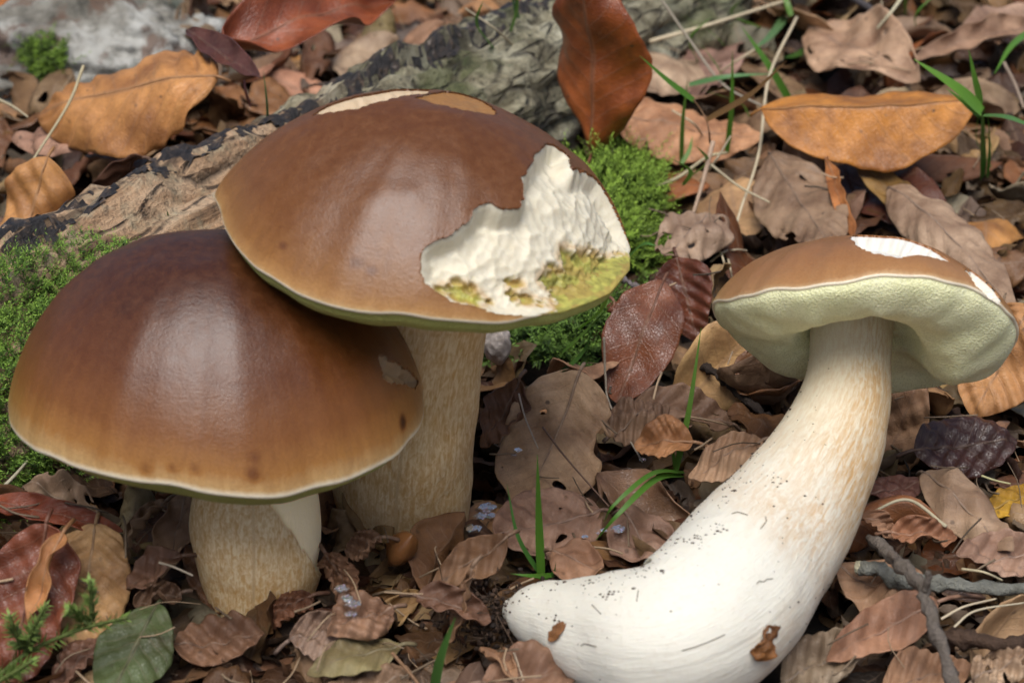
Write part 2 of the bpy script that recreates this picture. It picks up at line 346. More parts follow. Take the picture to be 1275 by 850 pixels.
# height of whatever lies on the ground, and cells kept free of scattered leaves
HX0, HY0, CELL = -.75, -.5, .003
HN, HM = 500, 520
hx = HX0 + CELL * np.arange(HN); hy = HY0 + CELL * np.arange(HM)
HH = ground_z(*np.meshgrid(hx, hy, indexing='ij')); BLOCK = np.zeros((HN, HM), bool)
def cells(P):
    i = np.clip(((P[..., 0] - HX0) / CELL).astype(int), 0, HN - 1); j = np.clip(((P[..., 1] - HY0) / CELL).astype(int), 0, HM - 1); return i, j
def block_disc(p, r):
    I, J = np.meshgrid(hx, hy, indexing='ij'); BLOCK[np.hypot(I - p[0], J - p[1]) < r] = True
def raise_to(P):
    i, j = cells(P); np.maximum.at(HH, (i, j), P[..., 2])

# ------------------------------------------------------------------ mushrooms
def axis_frame(a, xdir=(1, 0, 0)):
    a = np.asarray(a, float); a /= np.linalg.norm(a); x = np.asarray(xdir, float); x = x - a * np.dot(a, x); x /= np.linalg.norm(x)
    return np.stack([x, np.cross(a, x), a], 1)          # columns: local x, y, z

class Cap:
    """a dome over the disk: disk point (p, q), |.| = t in 0..1 from apex to rim"""
    def __init__(s, centre, axis, R, H, n, m, shape=(), wave=(), xdir=(1, 0, 0), dents=(), lip=.0010):
        s.lip = lip
        s.c = np.asarray(centre, float); s.M = axis_frame(axis, xdir); s.R, s.H, s.n, s.m, s.shape, s.wave, s.dents = R, H, n, m, shape, wave, dents
    def rim(s, th):
        r = np.ones_like(th) * s.R
        for k, a, ph in s.shape: r = r + s.R * a * np.cos(k * (th - math.radians(ph)))
        r = r + s.R * (.0035 * np.cos(7 * th + 1.3 * s.n) + .003 * np.cos(11 * th + 40 * s.R) + .0022 * np.cos(17 * th + 2.1) + .0015 * np.cos(29 * th + .7))
        for th0, wd, a in s.dents:
            d = (th - math.radians(th0) + math.pi) % (2 * math.pi) - math.pi; r = r + a * np.exp(-(d / math.radians(wd)) ** 2)
        return r
    def rimz(s, th):
        z = np.zeros_like(th)
        z = z + .0003 * np.cos(6 * th + 90 * s.H) + .0003 * np.cos(9 * th + 2) + .0002 * np.cos(19 * th)
        for k, a, ph in s.wave: z = z + a * np.cos(k * (th - math.radians(ph)))
        return z
    def local(s, p, q, off=0.0):
        t = np.hypot(p, q); th = np.arctan2(q, p); tt = np.clip(t, 0, 1); w = np.sin(tt * math.pi / 2)
        r = s.rim(th) * w; z = s.H * np.clip(1 - w ** s.n, 0, 1) ** s.m + s.rimz(th) * w ** 3
        over = np.clip(t - 1, 0, .2) / .1; ro = s.lip; ang = np.clip(over, 0, 1) * math.pi * .9
        r = r - ro * (1 - np.cos(ang)); z = z - ro * np.sin(ang)
        P = np.stack([r * np.cos(th), r * np.sin(th), z], -1)
        P[..., 2] += .0009 * fbm(P, 45, 3, 3) * (1 - w ** 8) + .0020 * vnoise(P, 26, 8) * (1 - w ** 6)
        return P
    def world(s, P): return s.c + P @ s.M.T
    def normal(s, p, q):
        e = 1e-3
        a = s.local(p + e, q) - s.local(p - e, q); b = s.local(p, q + e) - s.local(p, q - e)
        n = np.cross(a, b); return n / (np.linalg.norm(n, axis=-1, keepdims=True) + 1e-12)

def ragged(poly, step=.012, amp=.006, seed=0):
    poly = np.asarray(poly, float); out = []; r = np.random.default_rng(seed)
    for a, b in zip(poly, np.roll(poly, -1, 0)):
        k = max(1, int(np.linalg.norm(b - a) / step)); f = np.arange(k) / k
        d = b - a; nrm = np.array([-d[1], d[0]]) / (np.linalg.norm(d) + 1e-9)
        out.append(a + f[:, None] * d + nrm * (r.normal(0, amp, k) * (f > 0))[:, None])
    return np.vstack(out)
def sdf(poly, pts):
    """signed distance (negative inside) and the nearest point on the outline"""
    a = poly; b = np.roll(poly, -1, 0); d = b - a; dd = (d * d).sum(1) + 1e-12
    lo, hi = poly.min(0) - .08, poly.max(0) + .08; sel = ((pts > lo) & (pts < hi)).all(1); full = np.full(len(pts), 9.0); nfull = np.zeros_like(pts); pts = pts[sel]
    best = np.full(len(pts), 1e9); near = np.zeros_like(pts); inside = np.zeros(len(pts), bool)
    for k in range(len(a)):
        f = np.clip(((pts - a[k]) @ d[k]) / dd[k], 0, 1); q = a[k] + f[:, None] * d[k]; e = ((pts - q) ** 2).sum(1)
        w = e < best; best[w] = e[w]; near[w] = q[w]
        c = (a[k, 1] > pts[:, 1]) != (b[k, 1] > pts[:, 1])
        with np.errstate(divide='ignore', invalid='ignore'):
            inside ^= c & (pts[:, 0] < d[k, 0] * (pts[:, 1] - a[k, 1]) / d[k, 1] + a[k, 0])
    full[sel] = np.where(inside, -1, 1) * np.sqrt(best); nfull[sel] = near
    return full, nfull

def build_skin(cap, root, mat, bites, nt=360, nr=130, stains=()):
    t = np.concatenate([np.linspace(0.002, 1, nr), np.linspace(1.012, 1.1, 9)]); th = np.linspace(0, 2 * math.pi, nt, endpoint=False)
    T, TH = np.meshgrid(t, th, indexing='ij'); D = np.stack([T * np.cos(TH), T * np.sin(TH)], -1).reshape(-1, 2)
    F = grid_faces(len(t), nt, True); drop = np.zeros(len(D), bool); hole = np.zeros(len(D), bool)
    for poly in bites:
        s, near = sdf(poly, D); lim = .55 * max(1.0 / nr, 2 * math.pi * .6 / nt)
        snap = np.abs(s) < lim; D[snap] = near[snap]; drop |= (s < 0) & ~snap; hole |= snap
    keep = ~drop[F].any(1)
    P = cap.local(D[:, 0], D[:, 1])
    uvT = np.hypot(D[:, 0], D[:, 1]); uv = np.stack([np.arctan2(D[:, 1], D[:, 0]) / (2 * math.pi) + .5, uvT], -1)
    col = np.full((len(D), 4), .5); col[:, 3] = 1
    for (p, q, r, s) in stains: col[:, :3] += (s * np.exp(-((D[:, 0] - p) ** 2 + (D[:, 1] - q) ** 2) / r ** 2))[:, None]
    F = F[keep]
    # a thin turned-in edge along each bite
    e = np.sort(np.concatenate([F[:, [0, 1]], F[:, [1, 2]], F[:, [2, 3]], F[:, [3, 0]]]), 1); u, c = np.unique(e, axis=0, return_counts=True)
    be = u[c == 1]; be = be[hole[be].all(1)]
    W = cap.world(P)
    if len(be):
        vi = np.unique(be); Nn = cap.normal(D[vi, 0], D[vi, 1]) @ cap.M.T; mp = {v: len(W) + i for i, v in enumerate(vi)}
        W = np.vstack([W, W[vi] - Nn * .0008]); uv = np.vstack([uv, uv[vi]]); col = np.vstack([col, col[vi]])
        F = F.tolist() + [[int(a), int(b), mp[b], mp[a]] for a, b in be]
    return part('cap', W, F, mat, root, uv=uv, col=col)

WHITE = np.array([.72, .66, .51]); TUBE = np.array([.34, .32, .07]); RIND = np.array([.36, .20, .06])
def build_flesh(cap, root, poly, depth, edge, tubes=(), step=.007, cell=.044, scal=.0012, seed=0, white=WHITE, base=None, cap_part=None):
    lo, hi = poly.min(0) - .02, poly.max(0) + .02
    nx, ny = [int((hi[k] - lo[k]) / step) + 1 for k in (0, 1)]
    A, B = np.meshgrid(np.linspace(lo[0], hi[0], nx), np.linspace(lo[1], hi[1], ny), indexing='ij'); D = np.stack([A, B], -1).reshape(-1, 2)
    s, _ = sdf(poly, D); sd = s
    if base is not None: sd = np.minimum(sdf(np.asarray(base, float), D)[0], s + .006)
    r = np.random.default_rng(seed); gx_, gy_ = np.meshgrid(np.arange(lo[0], hi[0], cell), np.arange(lo[1], hi[1], cell * .75), indexing='ij')
    pts = np.stack([gx_, gy_], -1).reshape(-1, 2) + r.uniform(-.5, .5, (gx_.size, 2)) * cell
    f1 = np.full(len(D), 9.0)
    for p in pts: f1 = np.minimum(f1, ((D - p) ** 2).sum(1))
    f1 = np.sqrt(f1) / cell
    P3 = np.stack([D[:, 0], D[:, 1], 0 * D[:, 0]], -1)
    dep = .0003 + depth * smooth(-.01, edge, -sd) * (1 + .30 * fbm(P3, 5, 2, seed)) + scal * (1 - np.clip(f1, 0, 1) ** 2) * smooth(0, .05, -s) + .0004 * fbm(P3, 12, 2, seed + 5) * smooth(0, .06, -s)
    tr = np.hypot(D[:, 0], D[:, 1]); dep = dep * (1 - .85 * smooth(.80, .98, tr))
    col = np.ones((len(D), 4)); col[:, :3] = white * (1 - .1 * (1 - np.clip(f1, 0, 1))[:, None])
    for tp in tubes:
        q, _ = sdf(tp, D); k = smooth(.018, -.018, q + .03 * fbm(P3, 30, 3, seed + 2)); rim_ = np.exp(-((q - .004) / .016) ** 2)
        n = fbm(P3, 40, 3, seed + 9)[:, None]
        tc = TUBE * (1 + .35 * n); tc = tc * (1 - .45 * (fbm(P3, 18, 2, seed + 4) > .15)[:, None]) + RIND * .45 * (fbm(P3, 18, 2, seed + 4) > .15)[:, None]
        col[:, :3] = col[:, :3] * (1 - k[:, None]) + tc * k[:, None]
        col[:, :3] = col[:, :3] * (1 - .5 * rim_[:, None]) + RIND * 1.3 * .5 * rim_[:, None]
        dep = dep + (k * .0016 + k * .0005 * fbm(P3, 40, 2, 4)) * (1 - smooth(.8, .98, tr))
    col[:, :3] = np.clip(col[:, :3], 0.01, .95)
    k = np.minimum(1, .95 / (np.hypot(D[:, 0], D[:, 1]) + 1e-9)); nn = cap.normal(D[:, 0] * k, D[:, 1] * k)
    lp = cap.local(D[:, 0], D[:, 1]) - nn * dep[:, None]
    F = grid_faces(nx, ny)[:, ::-1]; keep = (s[F] < .014).all(1)
    return part('bitten_flesh', cap.world(lp), F[keep], M['flesh'], root, under=cap_part, col=col)

def build_pores(cap, root, mat, stem_r, stem_at, sag, lump=.0015, seed=0, extra=None, cap_part=None, power=.5, nt=300, nr=90):
    """the tube layer: hangs from just inside the rim, bulges, then rises to the stem"""
    th = np.linspace(0, 2 * math.pi, nt, endpoint=False); f = np.linspace(0, 1, nr)
    Fm, TH = np.meshgrid(f, th, indexing='ij'); R = cap.rim(TH) - cap.lip * 1.1
    ex, ey = stem_at
    rin = stem_r * .8
    x = (R * np.cos(TH)) * (1 - Fm) + (ex + rin * np.cos(TH)) * Fm; y = (R * np.sin(TH)) * (1 - Fm) + (ey + rin * np.sin(TH)) * Fm
    z = cap.rimz(TH) * (1 - Fm) - cap.lip * .95 - sag * np.sin(np.clip(Fm * 1.25, 0, 1) * math.pi) ** power + .006 * smooth(.7, 1, Fm)
    P = np.stack([x, y, z], -1)
    if extra is not None: P[..., 2] += extra(x, y, Fm, TH)
    P[..., 2] += lump * fbm(P, 60, 3, seed) * np.sin(np.clip(Fm, 0, 1) * math.pi)
    uv = np.stack([TH / 6.283, Fm], -1).reshape(-1, 2)
    return part('pore_layer', cap.world(P.reshape(-1, 3)), grid_faces(nr, nt, True), mat, root, under=cap_part, uv=uv, col=np.full((nr * nt, 4), .5))

def build_stem(root, mat, pts, rads, colf=None, ns=140, nl=180, ref=(0, -1, .2), lump=.0009, seed=0, ovality=0.0):
    path = spline(pts, nl); rad = spline(np.asarray(rads, float)[:, None], nl)[:, 0]
    T, N, B = frames(path, ref); a = np.linspace(0, 2 * math.pi, ns, endpoint=False)
    ring = N[:, None, :] * np.cos(a)[None, :, None] + B[:, None, :] * np.sin(a)[None, :, None]
    P = path[:, None, :] + ring * (rad[:, None, None])
    P = P + ring * (lump * fbm(P, 40, 4, seed) + .0012 * vnoise(P, 22, seed + 3))[..., None]
    U, A = np.meshgrid(np.linspace(0, 1, nl), a, indexing='ij')
    col = np.ones((nl, ns, 4)); dep = 0
    if colf is not None:
        col, dep = colf(U, A, P, col); P = P - ring * np.asarray(dep)[..., None]
    V = P.reshape(-1, 3); F = grid_faces(nl, ns, True).tolist(); n0 = len(V)
    V = np.vstack([V, path[0] - T[0] * rad[0] * .25]); F += [[(j + 1) % ns, j, n0] for j in range(ns)]
    uv = np.stack([A / 6.283, U], -1).reshape(-1, 2); uv = np.vstack([uv, [.5, 0]]); cc = np.vstack([col.reshape(-1, 4), col[0].mean(0)])
    return part('stem', V, F, mat, root, uv=uv, col=cc), P, path, rad, ring

# --- the two standing mushrooms and the one lying on the leaves
B1 = at(330, 748, 0.0); Y1 = B1[1]
C1 = at_y(277, 507, -.1392)
cap1 = Cap(C1, (.035, .15, 1), metres(252, C1), metres(222, C1), 2.15, .62, shape=((2, .015, 20), (3, .012, 60)), wave=((2, .0015, 30), (3, .001, 10)))
B2 = at(500, 638, 0.0); Y2 = B2[1]
C2 = at_y(533, 284, -.1229)
cap2 = Cap(C2, (.145, .02, 1), metres(251, C2), metres(166, C2), 2.0, .80, shape=((2, .02, 10), (3, .012, 100)), wave=((2, .002, 0), (3, .0012, 40)), dents=((178, 9, .0022),))
S3PX = [(635, 758, 15, .010), (668, 767, 45, .012), (755, 788, 78, .017), (835, 793, 98, .021), (897, 752, 104, .023), (942, 695, 99, .025), (980, 645, 87, .029), (1018, 580, 71, .036), (1046, 513, 59, .045), (1056, 458, 52, .053), (1062, 398, 50, .063), (1066, 365, 52, .068)]
S3 = [at(a, b, z) for a, b, w, z in S3PX]; R3 = [metres(w, p) for (a, b, w, z), p in zip(S3PX, S3)]
C3 = at(1073, 410, .064)
ax3 = _U * math.cos(math.radians(20)) + _F * math.sin(math.radians(20)) + _R * .13
cap3 = Cap(C3, ax3, metres(185, C3), metres(114, C3), 2.0, .75, shape=((2, .02, 0), (3, .015, 20)), wave=((2, .003, -30), (3, .0012, 40)), xdir=(1, 0, 0), lip=.0006)
# bite outlines in cap disk coordinates
B_MAIN2 = [(0.342, 0.03), (0.298, -0.098), (0.289, -0.186), (0.275, -0.252), (0.281, -0.302), (0.289, -0.373), (0.268, -0.401), (0.235, -0.42), (0.205, -0.417), (0.172, -0.415), (0.133, -0.45), (0.131, -0.481), (0.1, -0.524), (0.069, -0.562), (0.033, -0.582), (-0.005, -0.61), (-0.02, -0.652), (-0.015, -0.699), (-0.0, -0.753), (0.062, -0.791), (0.139, -0.828), (0.219, -0.826), (0.333, -0.835), (0.435, -0.828), (0.512, -0.846), (0.575, -0.86), (0.63, -0.97), (0.80, -0.84), (0.98, -0.54), (1.10, -0.27), (1.14, -0.07), (1.02, 0.02), (0.90, 0.05), (0.809, 0.085), (0.691, 0.115), (0.595, 0.12), (0.469, 0.01), (0.45, -0.039), (0.434, -0.027), (0.442, 0.07), (0.413, 0.08), (0.37, 0.06)]
P_MAIN2 = ragged(B_MAIN2, .012, .004, 1)
TUBES2 = [ragged(p, .015, .006, 2 + i) for i, p in enumerate((
    [(0.056, -0.756), (0.08, -0.732), (0.193, -0.708), (0.248, -0.73), (0.304, -0.772), (0.253, -0.816), (0.134, -0.802)],
    [(0.357, -0.644), (0.413, -0.618), (0.421, -0.648), (0.371, -0.684)],
    [(0.514, -0.36), (0.569, -0.329), (0.712, -0.221), (0.888, -0.06), (1.16, -0.08), (1.10, -0.35), (0.98, -0.60), (0.80, -0.90), (0.66, -0.99), (0.60, -0.86), (0.605, -0.708), (0.571, -0.592), (0.521, -0.578), (0.477, -0.564), (0.473, -0.498), (0.565, -0.449), (0.516, -0.403)],
    [(0.411, -0.718), (0.466, -0.678), (0.568, -0.659), (0.584, -0.703), (0.477, -0.748)]))]
P_SLIVER2 = ragged([(-0.407, -0.011), (-0.37, 0.05), (-0.24, 0.13), (-0.10, 0.2), (-0.03, 0.21), (-0.056, 0.088), (-0.185, -0.014), (-0.272, -0.053)], .012, .004, 8)
P_SCRAPE2 = ragged([(-0.093, 0.027), (-0.011, 0.13), (0.096, 0.19), (0.14, 0.12), (0.171, 0.038), (0.059, -0.035), (-0.029, -0.024)], .012, .004, 9)
P_MAIN3 = ragged([(-0.143, -0.387), (-0.131, -0.548), (-0.074, -0.675), (0.039, -0.738), (0.118, -0.684), (0.198, -0.637), (0.268, -0.608), (0.345, -0.574), (0.24, -0.44), (0.1, -0.33), (0.004, -0.27), (-0.08, -0.24), (-0.12, -0.27)], .014, .006, 10)
P_STRIP3 = ragged([(0.416, -0.583), (0.455, -0.34), (0.6, -0.40), (0.72, -0.53), (0.809, -0.638), (0.714, -0.739), (0.556, -0.731)], .014, .006, 11)
P_NOTCH1 = ragged([(0.592, -0.248), (0.669, -0.195), (0.772, -0.098), (0.865, 0.004), (0.82, -0.13), (0.745, -0.22), (0.657, -0.292)], .012, .005, 12)

def stem1_col(U, A, P, col):
    a = (A + math.pi) % (2 * math.pi) - math.pi
    edge = np.interp(U, [.36, .44, .53, .60, .72, .9], [95, 62, 40, 26, 9, 0]) * math.pi / 180 + .10 * fbm(P, 160, 3, 3)
    k = smooth(-.03, .05, a - edge) * smooth(.34, .42, U) * smooth(2.3, 2.0, a)
    col[..., :3] *= (1 + .55 * k)[..., None]; col[..., 3] *= 1 - .93 * k
    low = smooth(.34, .16, U); col[..., 3] *= 1 - .55 * low; col[..., :3] *= (1 - .15 * low)[..., None]
    return col, k * .0022
def stem2_col(U, A, P, col):
    low = smooth(.40, .1, U); col[..., 3] *= 1 - .7 * low; return col, 0 * U
def stem3_col(U, A, P, col):
    col[..., 3] *= np.clip(smooth(.36, .60, U + .10 * fbm(P, 50, 3, 2)) * (1 - .45 * smooth(.78, .95, U)), 0, 1)
    col[..., :3] *= (1 - .04 * smooth(.4, .7, U))[..., None]
    rt = (P - P.mean(1, keepdims=True))[..., 0]; rt = rt / (np.abs(rt).max(1, keepdims=True) + 1e-9)
    col[..., 3] *= .45 + .75 * smooth(-.5, .7, rt)
    col[..., 2] *= 1 - .20 * smooth(.45, .8, U); col[..., 1] *= 1 - .06 * smooth(.45, .8, U)
    return col, .0018 * smooth(.10, 0, U) * fbm(P, 120, 3, 8)

m1 = empty('mushroom', B1); tag(m1, 'standing mushroom with a dark brown dome cap and a short tan stem', 'mushroom', 'mushrooms on the forest floor')
k1 = build_skin(cap1, m1, M['cap1'], [P_NOTCH1], nt=420, nr=150, stains=((-.58, -.856, .022, -.55), (.25, -.859, .026, -.20), (.24, -.80, .018, -.12), (-.2, -.91, .03, -.10), (.02, -.9, .022, -.10), (.822, -.332, .022, -.7), (-.08, -.915, .02, -.10), (-.24, -.35, .03, -.2), (-.55, -.87, .02, -.6)))
build_flesh(cap1, m1, P_NOTCH1, .0022, .05, seed=3, white=np.array([.34, .22, .12]), cell=.05, cap_part=k1)
build_pores(cap1, m1, M['pores12'], metres(72, B1), (metres(45, C1), 0), .0078, seed=1, power=.85, cap_part=k1)
build_stem(m1, M['stem1'], [B1 + (-.001, 0, -.02), B1 + (-.001, 0, .0), B1 + (.0005, .002, .020), C1 + (metres(46, C1), -.004, -.014), C1 + (metres(43, C1), -.004, .008)], [metres(w, B1) for w in (44, 66, 83, 76, 70)], stem1_col, seed=2)

m2 = empty('mushroom', B2); tag(m2, 'tall mushroom with a chestnut cap eaten down to white flesh and yellow tubes', 'mushroom', 'mushrooms on the forest floor')
k2 = build_skin(cap2, m2, M['cap2'], [P_MAIN2, P_SLIVER2, P_SCRAPE2], nt=540, nr=190, stains=((-.247, -.662, .02, -.4), (-.195, -.702, .016, -.4), (-.527, -.546, .014, -.4), (-.148, -.592, .03, .1)))
build_flesh(cap2, m2, P_MAIN2, .0034, .05, TUBES2, seed=4, step=.0062, base=B_MAIN2, cap_part=k2)
build_flesh(cap2, m2, P_SLIVER2, .0028, .05, seed=5, white=np.array([.54, .41, .27]), cap_part=k2)
build_flesh(cap2, m2, P_SCRAPE2, .0010, .05, seed=6, white=np.array([.30, .145, .045]), cell=.02, scal=.0003, cap_part=k2)
build_pores(cap2, m2, M['pores12'], metres(66, B2), (metres(14, C2), 0), .0078, seed=4, power=.5, cap_part=k2)
st2 = build_stem(m2, M['stem2'], [B2 + (-.001, 0, -.02), B2, B2 + (.0015, -.002, .026), C2 * .5 + B2 * .5 + (metres(6, B2), 0, .010), C2 + (metres(12, C2), .002, -.008), C2 + (metres(12, C2), .002, .008)], [metres(w, B2) for w in (68, 84, 86, 76, 67, 64)], stem2_col, seed=5)

m3 = empty('mushroom', at(800, 790, 0)); tag(m3, 'uprooted mushroom lying on its side with a thick white curved stem and pale pores', 'mushroom', 'mushrooms on the forest floor')
k3 = build_skin(cap3, m3, M['cap3'], [P_MAIN3, P_STRIP3], nt=420, nr=150)
build_flesh(cap3, m3, P_MAIN3, .0034, .05, seed=7, white=np.array([.76, .73, .66]), cell=.05, cap_part=k3)
build_flesh(cap3, m3, P_STRIP3, .0020, .05, seed=8, white=np.array([.80, .74, .62]), cell=.05, cap_part=k3)
def fold3(x, y, f, th):
    d = (th - math.radians(-8) + math.pi) % (2 * math.pi) - math.pi; e = (th - math.radians(48) + math.pi) % (2 * math.pi) - math.pi
    return (-.0048 * np.exp(-(d / .55) ** 2) + .006 * np.exp(-(e / .32) ** 2)) * np.sin(np.clip(f * 1.15, 0, 1) * math.pi) ** .8
build_pores(cap3, m3, M['pores3'], R3[-1], (0, 0), .0060, lump=.0022, seed=6, extra=fold3, cap_part=k3)
st3 = build_stem(m3, M['stem3'], S3, R3, stem3_col, seed=7)
block_disc(B1, .0135); block_disc(B2, .0145)
for p, r in zip(S3, R3): block_disc(p, r * (.95 if p[2] < .035 else .3))
# ------------------------------------------------------------------ leaves
PAL = dict(tan=(.42, .245, .12), pink=(.38, .235, .145), brown=(.20, .092, .038), dark=(.055, .027, .013), russet=(.23, .075, .022), orange=(.40, .19, .06), grey=(.31, .24, .175), ochre=(.43, .19, .04), choc=(.125, .052, .024))
class Leaf:
    """a dead leaf: local x along the midrib, z up; everything in metres"""
    def __init__(s, L, W, fold=.15, curl=0.0, bend=0.0, twist=0.0, corr=.00015, crump=.0025, edge=.0, nv=8, widest=.85, tipp=.75, seed=0, roll=0.0):
        s.__dict__.update(locals()); s.corr = corr * min(1.0, W / .042); r = np.random.default_rng(seed); s.ph = r.uniform(0, 6.28, 8); s.k = r.uniform(.6, 1.5, 8)
    def half(s, u):
        w = np.sin(math.pi * np.clip(u, 0, 1) ** s.widest).clip(0) ** s.tipp
        w = w * (1 + .008 * np.cos(2 * math.pi * (s.nv + 1) * u) + .022 * np.sin(17 * u + s.ph[0]) + .05 * np.sin(7 * u + s.ph[1]))
        return np.maximum(w, .012) * s.W / 2
    def flat(s, u, v): return u * s.L - s.L / 2, v * s.half(u)
    def pos(s, u, v):
        x, y = s.flat(u, v); av = np.abs(v)
        ph = (s.nv + 1) * u - 1.8 * av
        z = s.corr * np.cos(2 * math.pi * ph) * smooth(.03, .35, av) * smooth(0, .12, u) * smooth(1, .85, u) * .42 * (1 + .6 * np.sin(9 * u + s.ph[7])) + s.fold * np.abs(y)
        c = s.crump; k = s.k; f = 2 * math.pi / max(s.L, 1e-3)
        z = z + c * (.55 * np.sin(f * x * 1.1 * k[0] + s.ph[2] + 40 * y) + .45 * np.sin(f * y * 1.6 * k[1] + s.ph[3] + 30 * x) + .25 * np.sin(f * (x + y) * 2.7 * k[2] + s.ph[4]) + .18 * np.sin(f * (x - y) * 4.1 * k[3] + s.ph[5]))
        z = z + s.edge * s.W * av ** 3 * (1 + .5 * np.sin(f * x * 2.2 + s.ph[6]))
        kx = s.curl / (s.W / 2); a = y * kx if abs(kx) > 1e-6 else y * 0
        if abs(kx) > 1e-6:
            yy = np.sin(a) / kx - z * np.sin(a); zz = (1 - np.cos(a)) / kx + z * np.cos(a)
        else: yy, zz = y, z
        kb = s.bend / s.L
        if abs(kb) > 1e-6:
            b = x * kb; xx = np.sin(b) / kb - zz * np.sin(b); zz = (1 - np.cos(b)) / kb + zz * np.cos(b)
        else: xx = x
        t = s.twist * u; return np.stack([xx, yy * np.cos(t) - zz * np.sin(t), yy * np.sin(t) + zz * np.cos(t)], -1)
    def sheet(s, nu=26, nc=12, thick=.00035, torn=0.0, cut=1.0):
        U, Vv = np.meshgrid(np.linspace(0, 1, nu), np.linspace(-1, 1, nc), indexing='ij'); Q = np.stack([U, Vv], -1).reshape(-1, 2)
        F = grid_faces(nu, nc); mid = np.column_stack([Q, np.zeros(len(Q))])[F].mean(1)
        q = fbm(mid * [3, 1.2, 1], 2.2, 3, int(s.seed) % 999)
        keep = np.ones(len(F), bool)
        if torn: keep &= ~((q + .75 * np.abs(mid[:, 1]) > 1.55 - torn) | (q < -1.3 + .35 * torn))
        if cut < 1: keep &= mid[:, 0] + .13 * q < cut
        if keep.sum() > 12: F = F[keep]
        if torn or cut < 1:              # round off the steps that the grid leaves along a tear
            e = np.concatenate([F[:, [0, 1]], F[:, [1, 2]], F[:, [2, 3]], F[:, [3, 0]]]); u_, c_ = np.unique(np.sort(e, 1), axis=0, return_counts=True); b_ = u_[c_ == 1]
            for _i in range(3):
                acc = np.zeros_like(Q); cnt = np.zeros(len(Q)); np.add.at(acc, b_[:, 0], Q[b_[:, 1]]); np.add.at(acc, b_[:, 1], Q[b_[:, 0]]); np.add.at(cnt, b_.ravel(), 1)
                k = cnt > 0; Q[k] = .4 * Q[k] + .6 * acc[k] / cnt[k][:, None]
        U, Vv = Q[:, 0], Q[:, 1]; P = s.pos(U, Vv); ee = .01
        N = np.cross(s.pos(U + ee, Vv) - s.pos(U - ee, Vv), s.pos(U, Vv + ee) - s.pos(U, Vv - ee)); N /= np.linalg.norm(N, axis=1, keepdims=True) + 1e-12
        top = (P + N * thick / 2).reshape(-1, 3); bot = (P - N * thick / 2).reshape(-1, 3); n = len(top)
        e = np.concatenate([F[:, [0, 1]], F[:, [1, 2]], F[:, [2, 3]], F[:, [3, 0]]]); se = np.sort(e, 1); _, inv, cnt = np.unique(se, axis=0, return_inverse=True, return_counts=True)
        be = e[cnt[inv.ravel()] == 1]
        allF = np.vstack([F, F[:, ::-1] + n, np.stack([be[:, 1], be[:, 0], be[:, 0] + n, be[:, 1] + n], 1)])
        if thick == 0: allF = F
        V = np.vstack([top, bot]); uv = np.stack([U, Vv * .5 + .5], -1); uv = np.vstack([uv, uv])
        used = np.unique(allF); mp = np.full(len(V), -1); mp[used] = np.arange(len(used))
        return V[used], mp[allF], uv[used]
    def rib(s, stalk=.012, r0=.00055, seedbend=0.0):
        u = np.linspace(.0, .94, 16); P = s.pos(u, 0 * u); e = 1e-3
        d = s.pos(u, 0 * u + .05) - s.pos(u, 0 * u - .05); t = np.gradient(P, axis=0); n = np.cross(t, d); n /= np.linalg.norm(n, axis=1, keepdims=True) + 1e-9
        rr = np.linspace(r0, r0 * .25, 16); V, F, uv = tube(P - n * rr[:, None] * .2 + n * .0001, rr, 6)
        st = P[0] + (P[0] - P[2]) / (np.linalg.norm(P[0] - P[2]) + 1e-9) * np.linspace(0, stalk, 6)[:, None]; st[:, 2] -= np.linspace(0, 1, 6) ** 1.5 * stalk * .8
        V2, F2, uv2 = tube(st, np.linspace(r0, r0 * 1.15, 6), 6)
        return (V, F, uv), (V2, F2, uv2)

def leaf_frame(p0, p1, roll):
    x = p1 - p0; L = np.linalg.norm(x); x = x / L; z = np.array([0, 0, 1.0]); z = z - x * x[2]; z /= np.linalg.norm(z); y = np.cross(z, x)
    c, s_ = math.cos(math.radians(roll)), math.sin(math.radians(roll)); y2 = y * c + z * s_; z2 = z * c - y * s_
    return np.stack([x, y2, z2], 1), L
def col4(tint, wet, n): c = np.empty((n, 4)); c[:, :3] = np.asarray(tint, float); c[:, 3] = wet; return c

LEAVES = []                             # footprints of the leaves laid by hand
def feature(label, a, za, b, zb, wpx, tint, wet=.15, roll=0, name='beech_leaf', torn=.0, cut=1.0, stalk=.004, blockit=True, L=None, **kw):
    """a leaf from its stalk end (photo pixel a, height za) to its tip (b, zb), wpx wide in the photo"""
    p0, p1 = at(a[0], a[1], za), at(b[0], b[1], zb); Mx, ln = leaf_frame(p0, p1, roll); c = (p0 + p1) / 2
    lf = Leaf(ln, metres(wpx, c), seed=sum(a) + 3 * sum(b), **kw)
    V, F, uv = lf.sheet(56, 30, torn=torn, cut=cut); W = c + V @ Mx.T
    tint = np.asarray(tint) * [.88, .88, .88]; root = empty(name, c); tag(root, label, 'leaf', 'fallen leaves')
    bl = part('blade', W, F, M['leaf'], root, uv=uv, col=col4(tint, wet, len(W)))
    (rv, rf, ru), (sv, sf, su) = lf.rib(stalk)
    if cut >= 1: part('midrib', c + rv @ Mx.T, rf, M['rib'], root, under=bl, uv=ru, col=col4(tint, 0, len(rv)))
    if stalk: part('stalk', c + sv @ Mx.T, sf, M['rib'], root, uv=su, col=col4(tint, 0, len(sv)))
    if blockit:
        i, j = cells(W); BLOCK[i, j] = True
    raise_to(W); LEAVES.append(c)
    return root

